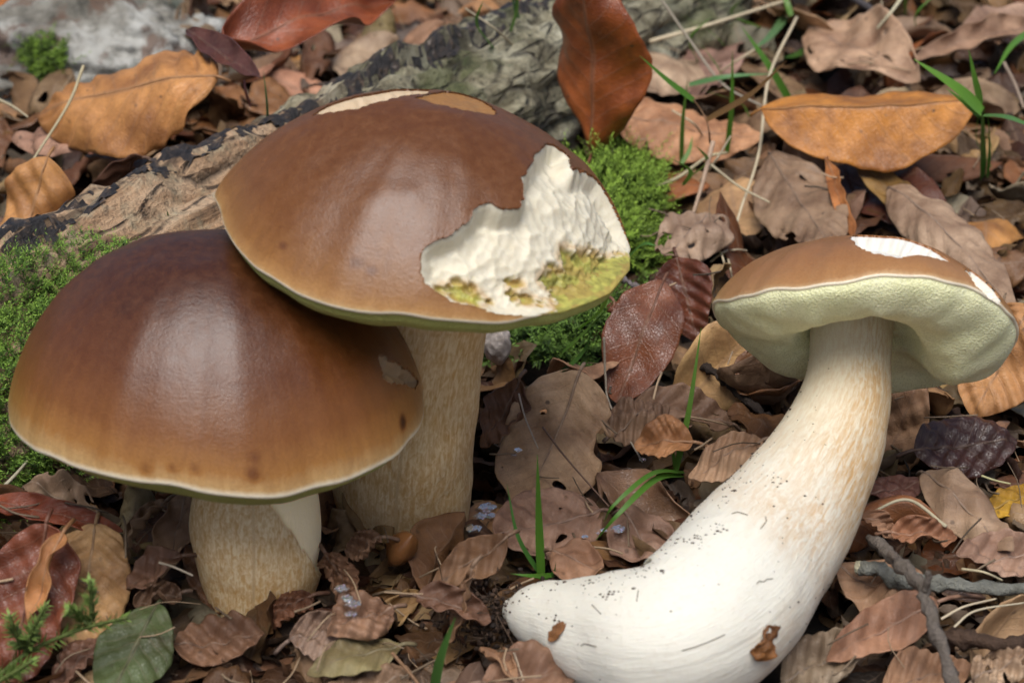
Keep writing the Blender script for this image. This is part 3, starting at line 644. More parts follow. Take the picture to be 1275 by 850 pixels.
# ------------------------------------------------------------------ log, stone
for mp_, mr_ in (((745, 285), .036), ((700, 425), .026)): block_disc(at(*mp_, 0), mr_)
lg0, lg1 = at(-75, 548, .014), at(760, 30, .026)
d = (lg1 - lg0); d[2] = 0; d /= np.linalg.norm(d)
lpath = np.linspace(0, 1, 150)[:, None] * (lg1 + d * .30 - (lg0 - d * .10)) + (lg0 - d * .10)
lpath[:, 2] += .004 * np.sin(np.linspace(0, 9, 150))
NLS = 120; lr = .034 + .003 * np.sin(np.linspace(0, 5, 150)) ; la = np.linspace(0, 2 * math.pi, NLS, endpoint=False)
T_, N_, B_ = frames(lpath, (0, 0, 1)); lring = N_[:, None, :] * np.cos(la)[None, :, None] + B_[:, None, :] * np.sin(la)[None, :, None]
LP = lpath[:, None, :] + lring * lr[:, None, None]
ridge = np.stack([np.broadcast_to(la[None, :] * 1.5, LP.shape[:2]), np.broadcast_to(np.linspace(0, 5, 150)[:, None], LP.shape[:2]), np.zeros(LP.shape[:2])], -1)
LP = LP + lring * (.0042 * fbm(LP, 42, 5, 21, .6) + .0045 * fbm(ridge, 2.6, 5, 31, .6) + .003 * vnoise(LP, 14, 3))[..., None]
lcol = np.ones((150, NLS, 4)); s_ = (lpath @ d)[:, None]; s0 = at(150, 250, .04) @ d; s1 = at(330, 150, .05) @ d
lcol[..., 3] = smooth(s1 + .02, s1 - .02, s_ + .02 * fbm(LP, 30, 3, 4)) * smooth(-.9, .1, np.cos(la - .2)[None, :] + .5 * fbm(LP, 40, 3, 6))
log = empty('fallen_log', lpath[60]); tag(log, 'rotting log with bare tan wood and a black crust behind the brown mushroom caps', 'log')
lu = np.stack(np.broadcast_arrays(la[None, :] / 6.283, np.linspace(0, 1, 150)[:, None]), -1).reshape(-1, 2)
part('wood', LP.reshape(-1, 3), grid_faces(150, NLS, True), M['log'], log, uv=lu, col=lcol.reshape(-1, 4))
# black crust along the ridge of the log
side = 1 if (lring[60, 30] @ np.array([0, 1, 0])) > 0 else -1
ka = np.linspace(-.10, .42, 22) * side; NB = 260
tt = np.linspace(.14, .80, NB); BP = np.empty((NB, 22, 3))
for i, t in enumerate(tt):
    k = t * 149; i0 = int(k); f = k - i0
    for j, a in enumerate(ka):
        q = (a / (2 * math.pi) * NLS) % NLS; j0 = int(q); g_ = q - j0; j1 = (j0 + 1) % NLS
        p = (LP[i0, j0] * (1 - g_) + LP[i0, j1] * g_) * (1 - f) + (LP[i0 + 1, j0] * (1 - g_) + LP[i0 + 1, j1] * g_) * f
        n = p - (lpath[i0] * (1 - f) + lpath[i0 + 1] * f); BP[i, j] = p + n / np.linalg.norm(n) * .0003
BP += (np.array([0, 0, 1.0]) * .0012) * fbm(BP, 220, 3, 2)[..., None]
F = grid_faces(NB, 22); cm = BP.reshape(-1, 3)[F].mean(1); vv = np.abs(np.broadcast_to(np.linspace(-1, 1, 22)[None], (NB, 22))).reshape(-1)[F].mean(1)
keep = fbm(cm, 110, 5, 17, .7) + .60 - .95 * vv ** 2 > 0
bk = part('black_crust', BP.reshape(-1, 3), F[keep], M['bark'], log, uv=np.zeros((NB * 22, 2)), col=np.ones((NB * 22, 4)))
for p in lpath: block_disc(p, .034)
I_, J_ = cells(LP); ok = LP[..., 2] > -.02; np.maximum.at(HH, (I_[ok], J_[ok]), LP[..., 2][ok])

def rock(centre, rx, ry, rz, seed, n=80):
    th = np.linspace(0, math.pi, n); ph = np.linspace(0, 2 * math.pi, 2 * n, endpoint=False); A, Bq = np.meshgrid(th, ph, indexing='ij')
    S = np.stack([np.sin(A) * np.cos(Bq), np.sin(A) * np.sin(Bq), np.cos(A)], -1)
    k = 1 + .16 * fbm(S, 1.6, 3, seed) + .10 * fbm(S, 4.2, 5, seed + 3, .6)
    return centre + S * k[..., None] * np.array([rx, ry, rz]), grid_faces(n, 2 * n, True)
sc = at(95, 105, .0) + np.array([0, .02, .004]); RV, RF = rock(sc, .075, .05, .036, 5)
st = mesh('stone', RV.reshape(-1, 3), RF, M['stone'], loc=sc); tag(st, 'pale lichen-spotted stone behind the log and the large tan leaf', 'stone')
i, j = cells(RV); np.maximum.at(HH, (i, j), RV[..., 2]); block_disc(sc, .045)

# ------------------------------------------------------------------ litter bed (uncountable scraps) and scattered single leaves
def settle(V, pct=82):
    i, j = cells(V); return np.percentile(HH[i, j] - V[:, 2], pct)
bed = Bag(); names = list(PAL)
def rot(ax, ay, az): return np.array(Matrix.Rotation(az, 3, 'Z') @ Matrix.Rotation(ay, 3, 'Y') @ Matrix.Rotation(ax, 3, 'X'))
def mixcol(r, x, y):
    """the colours of this wood's litter: darker and browner at the near left, pale and pinkish at the far right"""
    right = float(smooth(-.12, .12, np.array(x + .55 * (y + .15))))
    pa = dict(tan=.9 + 1.5 * right, pink=.5 + 2.0 * right, brown=2.0, dark=1.1 - .6 * right, russet=.6, orange=.25, grey=.3 + 1.0 * right, choc=1.0 - .5 * right)
    k = r.choice(list(pa), p=np.array(list(pa.values())) / sum(pa.values())); return k, np.array(PAL[k]) * r.uniform(.42, 1.25) * r.normal(1, .06, 3) * [.94, 1, 1]
scraps = []
for k in range(26):
    lf = Leaf(1.0, rng.uniform(.4, .75), fold=rng.normal(0, .3), curl=rng.choice([0, .5, .9, 1.4]) * rng.choice([-1, 1]), bend=rng.normal(0, .9), twist=rng.normal(0, .7), corr=.01, crump=.05, seed=k)
    scraps.append(lf.sheet(11, 7, thick=0, torn=rng.choice([0, 0, .6]), cut=rng.choice([1, 1, .7, .5])))
n_bed = 5800
for k in range(n_bed):
    if k % 4: x, y = at(rng.uniform(-60, 1335), 900 - 960 * rng.uniform(0, 1) ** .8, 0)[:2]      # densest where the ground is near
    else: x, y = rng.uniform(-.50, .52), rng.uniform(-.36, .62)
    if not (-.7 < x < .7 and -.45 < y < 1.0): continue
    i, j = int((x - HX0) / CELL), int((y - HY0) / CELL)
    if BLOCK[i, j]: continue
    V, F, uv = scraps[k % 26]; L = rng.uniform(.010, .036) * (1.0 if y < 0 else 1.25)
    Wv = V * L @ rot(rng.normal(0, .40), rng.normal(0, .35), rng.uniform(0, 6.28)).T + [x, y, 0]
    Wv[:, 2] += min(settle(Wv, 55), .001 + .03 * max(0, y)); kk, c = mixcol(rng, x, y)
    bed.add(Wv, F, uv, np.append(c * .55, rng.uniform(0, .5))); raise_to(Wv)
wide = []
for k in range(20):
    lf = Leaf(1.0, rng.uniform(.45, .75), fold=rng.normal(0, .2), curl=rng.choice([.1, .5, .9, 1.3]) * rng.choice([-1, 1]), bend=rng.normal(0, .8), twist=rng.normal(0, .4), corr=.01, crump=.04, seed=100 + k)
    wide.append(lf.sheet(9, 6, thick=0, torn=rng.choice([0, .5])))
for k in range(4300):                   # the bed goes on around the place
    x, y = rng.uniform(-.72, .72), rng.uniform(-.48, 1.0); lim = .27 + .45 * (y + .25)
    if abs(x) < lim * .8 and -.20 < y < .40: continue
    i, j = int((x - HX0) / CELL), int((y - HY0) / CELL)
    if BLOCK[i, j]: continue
    V, F, uv = wide[k % 20]; L = rng.uniform(.022, .060)
    Wv = V * L @ rot(rng.normal(0, .35), rng.normal(0, .3), rng.uniform(0, 6.28)).T + [x, y, 0]
    Wv[:, 2] += min(settle(Wv, 60), .012 + .03 * max(0, y)); kk, c = mixcol(rng, x, y)
    bed.add(Wv, F, uv, np.append(c * .85, rng.uniform(0, .5))); raise_to(Wv)
ob = bed.build('leaf_litter', M['leaf']); tag(ob, 'bed of small brown leaf scraps covering the forest floor', 'leaf litter', kind='stuff')

# ------------------------------------------------------------------ leaves laid by hand (photo pixels, heights in metres)
FEATURES = [
 # left of and on the log
 ('large tan orange beech leaf with strong ribs resting between stone and log', (262, 88), .075, (36, 138), .045, 175, (.46, .225, .08), .25, -34, dict(fold=-.10, crump=.002, corr=.0020, bend=-.35, edge=-.06, curl=-.25)),
 ('dark purple brown curled leaf touching the large ribbed tan leaf', (236, 42), .075, (325, 98), .078, 46, (.10, .035, .026), .5, 28, dict(fold=.3, curl=.7, crump=.002)),
 ('glossy red brown leaf lying across the top of the log', (278, 52), .072, (500, -12), .070, 105, (.27, .075, .03), .6, 34, dict(fold=.1, crump=.004, edge=.25, bend=-.4)),
 ('small pinkish leaf under the tip of the large ribbed tan leaf', (105, 178), .04, (15, 172), .03, 48, (.37, .22, .16), .1, -30, dict(curl=-.6, crump=.003)),
 ('bright orange tan leaf hanging down beside the log end', (62, 196), .055, (14, 345), .02, 92, (.50, .255, .09), .3, -28, dict(curl=-.7, fold=.1, crump=.003, bend=.3)),
 ('orange leaf tip poking out behind the stone', (-40, 5), .05, (24, -2), .05, 30, (.45, .18, .05), .2, 20, dict()),
 ('brown leaf in the hollow between stone and log', (200, 215), .03, (105, 195), .03, 50, (.16, .09, .06), .1, 20, dict(curl=.5)),
 ('dark brown curled leaf under the bright orange tan leaf by the log', (180, 195), .045, (110, 260), .02, 60, (.14, .07, .045), .2, 10, dict(curl=.6)),
 # upright russet leaf and the pale ones right of it
 ('tall russet leaf standing upright against the log', (742, 186), .025, (728, -28), .095, 150, (.31, .085, .022), .75, 6, dict(fold=.18, crump=.002, corr=.0002, widest=1.15, bend=-.25, edge=.1)),
 ('narrow tan leaf folded behind the tall russet leaf', (768, 110), .05, (742, -20), .088, 44, (.46, .24, .10), .25, -12, dict(curl=.6, crump=.002)),
 ('peach coloured fan leaf lying right of the tall russet leaf', (765, 146), .022, (948, 176), .014, 100, (.50, .27, .15), .12, 26, dict(fold=-.1, crump=.0025, corr=.0012, curl=-.3)),
 ('cream leaf above the peach fan leaf', (872, 60), .014, (762, 118), .028, 84, (.50, .38, .28), .15, -26, dict(crump=.003, corr=.001, curl=-.3)),
 ('pale tan leaf lying under the thick straw', (860, 30), .018, (795, 75), .02, 50, (.44, .32, .23), .1, -25, dict(crump=.003, curl=.4)),
 ('mauve brown leaf behind the branched dry stalk', (905, 40), .012, (865, 128), .014, 80, (.30, .19, .16), .1, -8, dict(crump=.004, torn=.5)),
 ('smooth ochre leaf hanging over the litter beside the leafy green shoot', (948, 136), .042, (1216, 128), .046, 140, (.48, .20, .032), .3, 22, dict(fold=-.70, crump=.0012, corr=.0003, edge=.04, widest=1.0, tipp=.6)),
 ('pinkish grey crumpled leaf with a square torn end', (1010, 35), .022, (1140, 92), .030, 112, (.44, .30, .21), .1, 34, dict(crump=.0045, fold=.15, torn=.35, curl=.2)),
 ('rolled brown leaf lying above the smooth ochre leaf', (1290, 30), .03, (1140, 72), .028, 62, (.36, .235, .165), .1, -30, dict(curl=1.2, crump=.003)),
 ('brown leaf overlapping the rolled leaf at the litter edge', (1300, 20), .028, (1195, 40), .03, 60, (.38, .26, .2), .1, -30, dict(curl=-.5, crump=.003)),
 ('grey brown humped leaf with curved ribs behind the tan mushroom cap', (1100, 212), .028, (1262, 372), .022, 92, (.38, .275, .20), .15, 22, dict(curl=-.85, corr=.0014, crump=.003, bend=-.55, fold=-.1)),
 ('dark chocolate leaf hollow under the smooth ochre leaf', (1035, 205), .012, (1190, 292), .012, 100, (.085, .026, .012), .45, 24, dict(curl=.35, crump=.003)),
 ('dull olive leaf between the ochre leaf and the humped grey leaf', (1065, 200), .02, (1158, 270), .018, 42, (.25, .15, .045), .15, 20, dict(crump=.003)),
 ('grey brown ribbed leaf behind the tan mushroom cap with a crimped orange edge', (962, 200), .022, (1042, 320), .020, 108, (.27, .185, .125), .2, 24, dict(corr=.0016, crump=.003, fold=-.12, torn=.2)),
 ('thin orange leaf strip standing at the edge of the grey brown ribbed leaf', (1030, 200), .028, (1060, 292), .022, 22, (.42, .17, .055), .2, 40, dict(curl=.5, crump=.002)),
 ('grey tan leaf with green specks draped over a dark hollow', (895, 262), .026, (822, 322), .022, 84, (.33, .24, .18), .2, -18, dict(curl=-.6, crump=.004, torn=.3)),
 ('dark chestnut leaf standing beside the moss', (842, 318), .030, (868, 424), .008, 84, (.12, .035, .016), .6, 20, dict(curl=.5, crump=.003)),
 ('wet russet leaf leaning with its tip down between moss and litter', (826, 348), .034, (768, 500), .006, 92, (.17, .058, .026), .65, -14, dict(crump=.003, fold=.1, curl=-.25, widest=1.0, tipp=.6)),
 ('small curled russet scrap at the edge of the moss', (765, 375), .026, (780, 415), .02, 34, (.2, .07, .035), .4, -10, dict(curl=1.3, crump=.002)),
 ('orange leaf leaning behind the rim of the tan mushroom cap', (1285, 380), .04, (1212, 520), .008, 120, (.44, .23, .095), .2, -20, dict(crump=.003, curl=-.3, corr=.001)),
 ('dark wet maroon leaf under the tan mushroom cap', (1138, 560), .018, (1268, 548), .014, 84, (.055, .019, .013), .75, 34, dict(curl=-.7, crump=.002, bend=-.2)),
 ('orange underside of a leaf below the dark wet maroon leaf', (1150, 590), .006, (1230, 588), .008, 34, (.36, .15, .03), .2, 15, dict(curl=.4)),
 ('yellow leaf scrap lying in the tan litter', (1230, 640), .008, (1300, 606), .012, 46, (.50, .30, .03), .2, 22, dict(crump=.002)),
 ('long tan leaf with a pointed stalk above the lichened twigs', (1150, 588), .016, (1262, 688), .012, 66, (.34, .24, .17), .1, 22, dict(curl=-.4, crump=.003, bend=-.2)),
 ('folded coppery leaf above the lichened twigs', (1110, 660), .018, (1192, 668), .016, 50, (.34, .17, .10), .2, 25, dict(curl=.8, crump=.002)),
 ('pinkish leaf lying behind the crossing twigs', (1290, 690), .01, (1190, 690), .014, 70, (.37, .245, .19), .1, -22, dict(crump=.003)),
 ('pale brown leaf under the crossing twigs', (1045, 715), .010, (1170, 752), .012, 88, (.37, .235, .155), .1, 22, dict(crump=.0035, torn=.4)),
 ('small tan curled leaf against the white stem above the twigs', (1075, 640), .02, (1120, 672), .012, 40, (.38, .22, .14), .15, 20, dict(curl=.6, crump=.002)),
 ('dull maroon leaf beside the white stem', (1080, 620), .014, (1150, 600), .014, 44, (.15, .065, .05), .2, 25, dict(curl=.3)),
 ('coppery folded leaf with a long stalk near the white stem base', (1165, 752), .016, (1030, 820), .010, 66, (.36, .20, .13), .15, -26, dict(fold=.5, crump=.002, stalk=.02)),
 ('grey green backed leaf against the foot of the white stem', (975, 850), .006, (1075, 790), .012, 76, (.24, .19, .14), .1, 22, dict(crump=.003)),
 ('tan leaf lying flat below the twigs', (1100, 862), .006, (1210, 822), .01, 80, (.36, .22, .14), .1, 22, dict(crump=.003, corr=.001)),
 ('pale leaf scrap under the dark broken twig', (1210, 850), .008, (1285, 812), .012, 60, (.44, .33, .24), .1, 22, dict(crump=.003, torn=.6)),
 # middle ground between the mushrooms
 ('large decayed tan leaf with dark ribs between the tall stem and the grass', (722, 462), .030, (652, 640), .004, 148, (.40, .27, .17), .12, -10, dict(crump=.003, fold=-.12, corr=.0009, torn=.35, tipp=.55, curl=-.25)),
 ('rolled brown leaf leaning on the tall tan stem', (648, 475), .026, (600, 560), .012, 56, (.17, .085, .045), .2, -10, dict(curl=1.2, crump=.003)),
 ('small orange brown shell shaped leaf with fine ribs', (862, 548), .020, (788, 552), .016, 66, (.37, .185, .085), .2, -34, dict(fold=.15, corr=.0012, curl=.35, crump=.002)),
 ('brown shaded leaf under the wet russet leaf', (915, 520), .008, (765, 508), .012, 72, (.20, .125, .085), .1, -25, dict(crump=.004, torn=.3)),
 ('brown leaf curled beside the tall grass blade', (760, 545), .012, (830, 500), .014, 66, (.19, .12, .08), .1, 22, dict(crump=.004)),
 ('tan folded leaf touching the white stem', (950, 548), .024, (858, 596), .014, 58, (.40, .265, .18), .1, -30, dict(fold=.3, crump=.003)),
 ('pinkish brown flat leaf behind the upright grass blade', (745, 640), .008, (612, 668), .010, 108, (.29, .18, .135), .12, -24, dict(crump=.002, corr=.0009, tipp=.55, torn=.25)),
 ('brown leaf half tucked under the white stem base', (772, 640), .010, (830, 705), .006, 84, (.27, .17, .13), .15, 10, dict(crump=.003)),
 ('coppery leaf lying just above the cut stem base', (690, 690), .008, (752, 712), .010, 62, (.32, .185, .12), .1, 22, dict(crump=.002)),
 ('long folded brown leaf in front of the tall tan stem', (632, 672), .020, (536, 735), .012, 58, (.20, .115, .066), .15, -30, dict(fold=.3, curl=.4, crump=.003)),
 ('dark spoon shaped leaf curled up in the front litter', (520, 738), .020, (612, 772), .014, 62, (.17, .09, .058), .3, 28, dict(curl=.9, crump=.002)),
 ('curved brown leaf strip in the front litter', (600, 705), .026, (560, 800), .008, 34, (.20, .115, .065), .15, 5, dict(curl=.9, bend=.9)),
 ('brown curved leaf with silvery slime in front of the short stem', (492, 750), .018, (405, 785), .016, 66, (.27, .16, .105), .2, -26, dict(curl=-.5, crump=.003, bend=-.4)),
 ('greenish brown leaf lying flat in the front litter', (500, 800), .012, (382, 838), .010, 62, (.23, .20, .10), .15, -20, dict(crump=.002, corr=.001)),
 ('tan leaf below the greenish brown leaf', (520, 845), .006, (400, 868), .006, 60, (.34, .24, .165), .1, -20, dict(crump=.003)),
 ('brown leaf below the cut end of the white stem', (600, 850), .012, (720, 838), .012, 86, (.26, .155, .105), .15, 26, dict(crump=.003, curl=-.3)),
 ('small tan leaf curl beneath the cut stem end', (640, 845), .014, (600, 800), .012, 40, (.34, .2, .12), .1, 0, dict(curl=.7, crump=.002)),
 ('small coppery leaf curl at the foot of the short tan stem', (405, 690), .016, (440, 745), .008, 50, (.27, .15, .09), .15, 20, dict(curl=.8, crump=.003)),
 ('folded brown leaf pair between the two tan stems', (475, 668), .02, (430, 690), .016, 40, (.22, .125, .075), .2, -20, dict(curl=.6)),
 ('red brown leaf curled against the base of the short stem', (388, 740), .012, (330, 778), .006, 44, (.2, .09, .05), .15, -20, dict(curl=.8)),
 ('grey brown curled leaf in the front litter by the short stem', (360, 795), .012, (455, 778), .012, 60, (.27, .19, .15), .15, 22, dict(curl=.6, crump=.003)),
 # lower left
 ('red brown leaf with a rolled tan edge under the dark cap', (60, 652), .036, (12, 850), .004, 118, (.20, .062, .032), .5, -12, dict(crump=.003, fold=.12, curl=.35, widest=1.0, tipp=.5)),
 ('rolled tan leaf edge lying on the red brown leaf', (76, 662), .038, (36, 775), .020, 40, (.42, .20, .08), .25, -16, dict(curl=1.35, crump=.002)),
 ('dark red leaf bowed above the red brown leaf', (-15, 622), .028, (152, 660), .026, 44, (.20, .045, .015), .5, 34, dict(curl=.6, crump=.002, bend=.2)),
 ('tan leaf with grey bands beside the red brown leaf', (120, 655), .026, (92, 815), .006, 108, (.43, .265, .125), .2, -8, dict(crump=.0025, corr=.0014, tipp=.5, curl=-.2, torn=.12)),
 ('dark green fresh leaf lying in the brown litter', (196, 752), .016, (130, 880), .008, 92, (.075, .105, .04), .3, -14, dict(name='green_leaf', fold=-.1, crump=.0015, corr=.0009)),
 ('brown leaf under the mossy sprig', (140, 800), .010, (60, 850), .004, 60, (.22, .12, .085), .2, -10, dict(curl=.4)),
 ('thin brown leaf curl left of the short tan stem', (238, 610), .024, (200, 720), .008, 54, (.31, .205, .135), .1, -8, dict(curl=.9, crump=.003)),
 ('twisted tan leaf in the litter below the dark cap', (205, 620), .022, (140, 705), .010, 40, (.38, .26, .17), .1, -10, dict(curl=.9, crump=.003, twist=.8)),
 ('dark folded leaf pair left of the short tan stem', (225, 690), .022, (160, 735), .014, 52, (.16, .085, .055), .2, -20, dict(fold=.7, crump=.002)),
 ('small dark cupped leaf by the dark green leaf', (225, 735), .016, (165, 750), .014, 44, (.13, .075, .045), .2, -22, dict(curl=.8)),
 ('pale crumpled leaf under the rim of the dark cap', (30, 600), .02, (125, 640), .014, 58, (.36, .27, .2), .1, 22, dict(crump=.004, torn=.4)),
 ('brown leaf below the short tan stem in front', (215, 800), .008, (330, 790), .010, 70, (.19, .105, .065), .15, 24, dict(curl=-.4, crump=.003)),
]
for lab, a, za, b, zb, w, tint, wet, roll, kw in FEATURES:
    feature(lab, a, za, b, zb, w, tint, wet, roll, **kw)

WORD = dict(tan='tan', pink='pinkish', brown='brown', dark='dark brown', russet='russet', orange='orange', grey='greyish', ochre='ochre', choc='chocolate brown')
MARKS = [((60, 300), 'by the log end'), ((250, 150), 'behind the log'), ((40, 700), 'by the red brown leaf'), ((210, 690), 'left of the short tan stem'), ((330, 800), 'in front of the short tan stem'), ((430, 720), 'between the two tan stems'), ((560, 780), 'before the tall tan stem'),
         ((640, 600), 'by the upright grass blade'), ((640, 800), 'by the cut stem end'), ((800, 600), 'by the arching grass'), ((790, 470), 'under the wet russet leaf'), ((830, 290), 'by the moss'), ((900, 330), 'beside the tan mushroom cap'), ((960, 480), 'under the tan mushroom cap'),
         ((850, 60), 'by the thick straw'), ((900, 140), 'by the branched dry stalk'), ((1000, 60), 'by the pale straws'), ((1080, 30), 'behind the crumpled pinkish leaf'), ((1180, 40), 'by the rolled brown leaf'), ((1240, 130), 'by the leafy green shoot'), ((1150, 160), 'by the smooth ochre leaf'), ((1240, 260), 'by the humped grey leaf'),
         ((1130, 560), 'beside the white stem'), ((1230, 560), 'by the dark maroon leaf'), ((1220, 660), 'above the lichened twigs'), ((1130, 760), 'by the crossing twigs'), ((1230, 800), 'by the dark broken twig'), ((1040, 820), 'at the foot of the white stem'), ((1270, 420), 'by the orange leaf at the cap rim')]
MARKP = np.array([at(p[0], p[1], 0)[:2] for p, _ in MARKS])
placed, tries, seen, USED = [], 0, 0, set()
while seen < 240 and tries < 6000:
    tries += 1; r = rng
    px, py = r.uniform(-60, 1335), r.uniform(-60, 900); p = at(px, py, .004); x, y = p[0], p[1]
    i, j = int((x - HX0) / CELL), int((y - HY0) / CELL)
    if not (0 < i < HN and 0 < j < HM) or BLOCK[i, j]: continue
    far = smooth(-.05, .25, np.array(y)); L = (r.uniform(.020, .042) + (.010 if x > .03 else 0)) * (.85 if y < -.05 and x < .02 else 1) + .014 * far * r.uniform(.3, 1)
    lf = Leaf(L, L * r.uniform(.48, .7), fold=r.normal(0, .22), curl=r.choice([.1, .25, .5, .9, 1.5]) * r.choice([-1, 1]), bend=r.normal(0, .9), twist=r.normal(0, .35), corr=r.uniform(0, .0003), crump=r.uniform(.001, .0035), seed=tries)
    torn, cut = float(r.choice([0, 0, .35, .6])), float(r.choice([1, 1, 1, .65]))
    V, F, uv = lf.sheet(22, 12, torn=torn, cut=cut)
    V = V @ rot(r.normal(.12, .48), r.normal(0, .45), r.uniform(0, 6.28)).T + [x, y, 0]
    i, j = cells(V)
    if BLOCK[i, j].mean() > .26: continue
    dz = settle(V, 72)
    if dz > .03 + .03 * far: continue
    V[:, 2] += dz
    kk, c = mixcol(r, x, y); wet = float(r.choice([0, .1, .25, .5]))
    shape = 'torn' if torn > .4 or cut < 1 else 'rolled' if abs(lf.curl) > .9 else 'curled' if abs(lf.curl) > .4 else 'flat'
    size = 'small ' if L < .034 else ''
    order = ((MARKP - [x, y]) ** 2).sum(1).argsort(); mk = MARKS[order[0]][1]; lum = c.mean() / np.mean(PAL[kk])
    words = [size.strip(), 'glossy' if wet >= .5 else '', 'narrow' if lf.W / L < .54 else 'broad' if lf.W / L > .65 else '', 'pale' if lum > 1.08 else 'deep' if lum < .82 else '']
    for q in range(6):                  # add what sets it apart until no other leaf is called the same
        pre = ' '.join(w for w in words[:1 + min(q, 3)] if w); label = f'{pre} {shape} {WORD[kk]} leaf {mk}'.strip()
        if q >= 4: label = f'{shape} {WORD[kk]} leaf {mk} and {MARKS[order[1]][1]}' if q == 4 else f'{words[2] or "oval"} {shape} {WORD[kk]} leaf {mk}, not far from {MARKS[order[2]][1].split(" ", 1)[1]}'
        label = ' '.join(label.split()[:16])
        if label not in USED: break
    USED.add(label)
    o = mesh('beech_leaf', V, F, M['leaf'], uv=uv, col=col4(c, wet, len(V)), loc=(x, y, float(V[:, 2].min())))
    tag(o, label, 'leaf', 'fallen leaves'); raise_to(V)
    seen += 1
    # keep a little of its footprint free so that it stays visible
    ii, jj = cells(V[::5]); sel = r.random(len(ii)) < .5; BLOCK[ii[sel], jj[sel]] = True
# ------------------------------------------------------------------ moss
def moss_mesh(name, base, nrm, length, nleaf, leaf, c0, c1, label, spread=.35, seed=0):
    """sprigs standing on points base with directions nrm: leaflets set round a short stem"""
    r = np.random.default_rng(seed); n = len(base)
    d = nrm + r.normal(0, spread, (n, 3)); d /= np.linalg.norm(d, axis=1, keepdims=True); ln = length * r.uniform(.55, 1.25, n)
    a = np.cross(d, [.3, .5, .8]); a /= np.linalg.norm(a, axis=1, keepdims=True); b = np.cross(d, a)
    lean = r.normal(0, .45, (n, 3)); t = np.linspace(.08, 1, nleaf)
    P = base[:, None, :] + d[:, None, :] * (t[None, :, None] * ln[:, None, None]) + lean[:, None, :] * (t[None, :, None] ** 2 * ln[:, None, None] * .5)
    ph = np.arange(nleaf) * 2.4 + r.uniform(0, 6, (n, 1)); out = a[:, None, :] * np.cos(ph)[..., None] + b[:, None, :] * np.sin(ph)[..., None]
    lf = leaf * (1 - .55 * t)[None, :, None] * r.uniform(.7, 1.3, (n, nleaf))[..., None]
    up = d[:, None, :] * (.55 + .8 * t)[None, :, None]; dirn = out + up; dirn = dirn / np.linalg.norm(dirn, axis=-1, keepdims=True)
    sidev = np.cross(dirn, d[:, None, :] + .01); sidev = sidev / (np.linalg.norm(sidev, axis=-1, keepdims=True) + 1e-9)
    v0 = P; v1 = P + dirn * lf * .4 + sidev * lf * .12; v2 = P + dirn * lf * 1.0 - d[:, None, :] * lf * .12; v3 = P + dirn * lf * .4 - sidev * lf * .12
    V = np.stack([v0, v1, v2, v3], 2).reshape(-1, 3); F = np.arange(len(V)).reshape(-1, 4)
    k = (t[None, :] ** 1.5 * np.ones((n, 1)))[..., None]; tone = r.uniform(.7, 1.25, (n, 1, 1)); c = (np.array(c0) * (1 - k) + np.array(c1) * k) * tone
    col = np.ones((n, nleaf, 4, 4)); col[..., :3] = c[:, :, None, :]
    o = mesh(name, V, F, M['moss'], col=col.reshape(-1, 4), loc=base.mean(0)); return tag(o, label, 'moss', 'moss on the forest floor', 'stuff')
mr = np.random.default_rng(5)
# on the near end of the log
S_ = LP @ d; smax = at(118, 380, .03) @ d
facing = (lring @ np.array([.15, -.75, .55])) > -.05
sel = np.argwhere((S_ < smax + .012 * fbm(LP, 50, 3, 7)) & (S_ > smax - .115) & facing & (LP[..., 2] > -.016) & ((lring @ np.array([0, .5, .87])) < .80))
pick = sel[mr.integers(0, len(sel), 9000)]; bp = LP[pick[:, 0], pick[:, 1]] + mr.normal(0, .0013, (9000, 3)); bn = lring[pick[:, 0], pick[:, 1]]
bp = bp + bn * (.005 * np.clip(fbm(bp, 70, 2, 3), -.6, 1))[:, None]
moss_mesh('moss', bp, bn + [0, 0, .35], .0046, 11, .0021, (.04, .09, .012), (.26, .43, .06), 'low green moss cushion on the near end of the log', .45, 1)
# cushion behind the bitten cap
def cushion(cpx, rad, hgt, n, seed, zb=0.0):
    c = at(*cpx, zb); r = np.random.default_rng(seed); q = np.sqrt(r.uniform(0, 1, n)); th = r.uniform(0, 6.283, n)
    x, y = q * np.cos(th) * rad[0], q * np.sin(th) * rad[1]; lump = .007 * fbm(np.stack([x + c[0], y, 0 * x], -1), 70, 3, seed); k_ = 1 + .28 * fbm(np.stack([np.cos(th), np.sin(th), 0 * th], -1), 1.7, 3, seed); x, y = x * k_, y * k_
    P = c + np.stack([x, y, hgt * (1 - q ** 2) + lump], -1); N = np.stack([x / rad[0] * .7, y / rad[1] * .7, np.ones(n) * .9], -1); return P, N / np.linalg.norm(N, axis=1, keepdims=True)
P_, N_2 = cushion((745, 292), (.025, .034), .022, 1000, 3)
moss_mesh('moss', P_, N_2, .0150, 38, .0036, (.04, .085, .012), (.30, .46, .06), 'bright feathery moss cushion behind the bitten chestnut cap', .5, 2)
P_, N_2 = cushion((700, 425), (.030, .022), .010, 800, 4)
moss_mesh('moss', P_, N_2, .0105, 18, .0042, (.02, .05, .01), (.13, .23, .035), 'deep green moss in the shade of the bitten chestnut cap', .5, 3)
def on_rock(px, py, rad, n, seed):
    p = at(px, py, .02); q = RV.reshape(-1, 3); pr = (q - CAMP); zz = pr @ _F; X_ = 637.5 + FPX * (pr @ _R) / zz; Y_ = 425 - FPX * (pr @ _U) / zz
    k = np.argwhere((np.hypot(X_ - px, Y_ - py) < rad) & ((q - sc) @ np.array([0, -1, .6]) > 0))[:, 0]
    r = np.random.default_rng(seed); k = r.choice(k, n); nn = (q[k] - sc) / np.array([.075, .05, .036]); return q[k] + r.normal(0, .001, (n, 3)), nn / np.linalg.norm(nn, axis=1, keepdims=True) + [0, -.2, .3]
